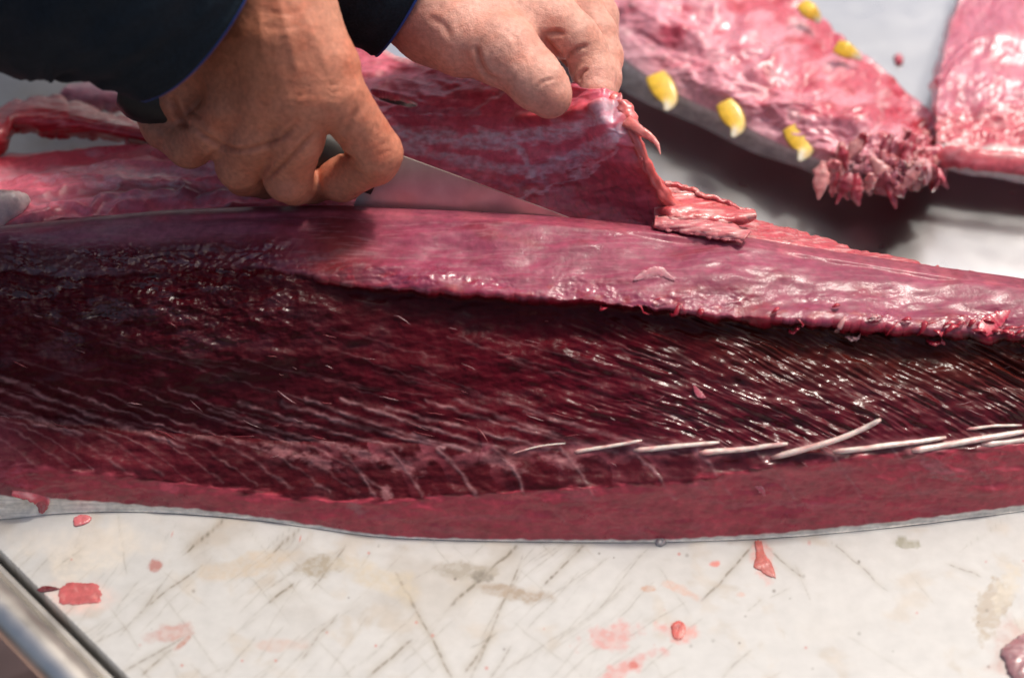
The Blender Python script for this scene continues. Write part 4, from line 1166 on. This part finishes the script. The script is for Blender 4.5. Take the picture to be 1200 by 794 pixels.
# ------------------------------------------------------------------ loose scraps
def lumpo(name, outline, h, colr, label, cat, seed, mat=None, base=0.0002, rough_c=(.52, .20, .19), n=64, rings=10, z0=0.0):
    q = path(np.array(outline + [outline[0]], float), n + 1)[:-1]
    c0 = q.mean(0)
    q = c0 + (q - c0) * (1 + .10 * noise(np.arange(n) * .5, 0, seed))[:, None]
    V = []; 
    for k in range(rings + 1):
        t = k / rings
        ring = c0 + (q - c0) * math.cos(t * math.pi / 2) ** .75 if k < rings else np.tile(c0, (n, 1))
        z = z0 + base + h * math.sin(t * math.pi / 2) ** .8 * (1 + .35 * fbm(ring[:, 0] / 6, ring[:, 1] / 6, 3, seed + 2))
        # ground outline pts stay on board
        V.append(PZ(ring[:, 0], ring[:, 1], np.full(n, z0)) + np.stack([np.zeros(n), np.zeros(n), z * np.ones(n) - z0], -1))
    V = np.array(V)
    x, y = project(V)
    C = np.ones(V.shape) * np.array(colr); C = mix(C, rough_c, sstep(0.05, .5, fbm(x / 7, y / 9, 4, seed + 4)) * .7)
    me = make_mesh(name, V.reshape(-1, 3), grid_faces(rings + 1, n, wrap=True), mat or M_meat, col=C.reshape(-1, 3))
    return obj(name, me, label=label, category=cat)
lumpo('meat_scrap', [(70, 690), (80, 683), (96, 683), (112, 684), (118, 693), (117, 705), (102, 707), (86, 708), (70, 706)], .0004, (.44, .10, .10), 'flat salmon-pink scrap of flesh near the steel rim at lower left', 'fish scrap', 601, rough_c=(.56, .22, .20))
lumpo('blood_clot', [(43, 691), (50, 687), (60, 687), (70, 690), (58, 693), (47, 694)], .0006, (.12, .01, .015), 'small dark red clot touching the pink scrap by the rim', 'blood clot', 605, rough_c=(.2, .03, .04))
lumpo('meat_scrap', [(884, 634), (892, 634), (896, 648), (904, 660), (909, 676), (900, 675), (890, 668), (883, 664), (886, 650)], .0006, (.44, .12, .10), 'narrow pink shred on the board just below the loin edge', 'fish scrap', 609)
lumpo('meat_scrap', [(786, 733), (794, 727), (802, 731), (803, 741), (798, 749), (789, 747)], .0005, (.50, .10, .08), 'small bright red fleck of flesh at lower centre right', 'fish scrap', 613)
lumpo('meat_scrap', [(86, 607), (96, 603), (107, 606), (104, 612), (94, 616), (87, 616)], .0009, (.55, .14, .15), 'tiny pink scrap against the skin edge at the left', 'fish scrap', 617)
lumpo('fish_offcut', [(1172, 762), (1184, 752), (1200, 742), (1230, 735), (1260, 760), (1250, 800), (1215, 815), (1190, 800), (1180, 785)], .0035, (.34, .17, .18), 'dark mauve wet offcut in the lower right corner', 'fish scrap', 621, rough_c=(.6, .48, .46))
lumpo('meat_crumb', [(1047, 68), (1053, 66), (1058, 70), (1057, 76), (1050, 76)], .003, (.50, .09, .13), 'tiny round pink crumb on the bare steel between carcass and slab', 'fish scrap', 625, z0=TZ)
lumpo('meat_scrap', [(768, 634), (776, 632), (781, 636), (776, 640), (769, 639)], .002, (.32, .30, .30), 'tiny grey bead of tissue under the middle of the loin', 'fish scrap', 629, rough_c=(.5, .48, .46))
# small rags clinging to the loin
def rag_(name, pts, radii, c, seed, lift=.0006, streak=(.5, .3, .3)):
    strip(name, [loin_pt(x, y, lift) for x, y in pts], radii, c, loin, seed=seed, flat=.16, amp=.2, n=40, seg=16, ref=(0, -.55, .83), streak=streak)
rag_('red_smear', [(14, 574), (34, 577), (47, 583), (49, 592), (47, 600)], [.0015, .003, .0035, .0026, .0010], (.46, .06, .08), 81)
rag_('torn_scrap', [(742, 330), (756, 324), (772, 323), (790, 330)], [.0004, .0022, .0024, .0004], (.45, .15, .18), 85)
rag_('torn_scrap', [(1150, 390), (1160, 380), (1170, 373), (1182, 366)], [.003, .0042, .0034, .0004], (.50, .025, .06), 86, .0015)
rag_('torn_scrap', [(812, 452), (818, 462), (826, 466)], [.0004, .0016, .0004], (.42, .06, .09), 87)
rag_('torn_scrap', [(884, 570), (892, 574), (896, 580)], [.0004, .0014, .0004], (.42, .06, .09), 88)

for o in scene.objects:
    if '_root' in o: del o['_root']
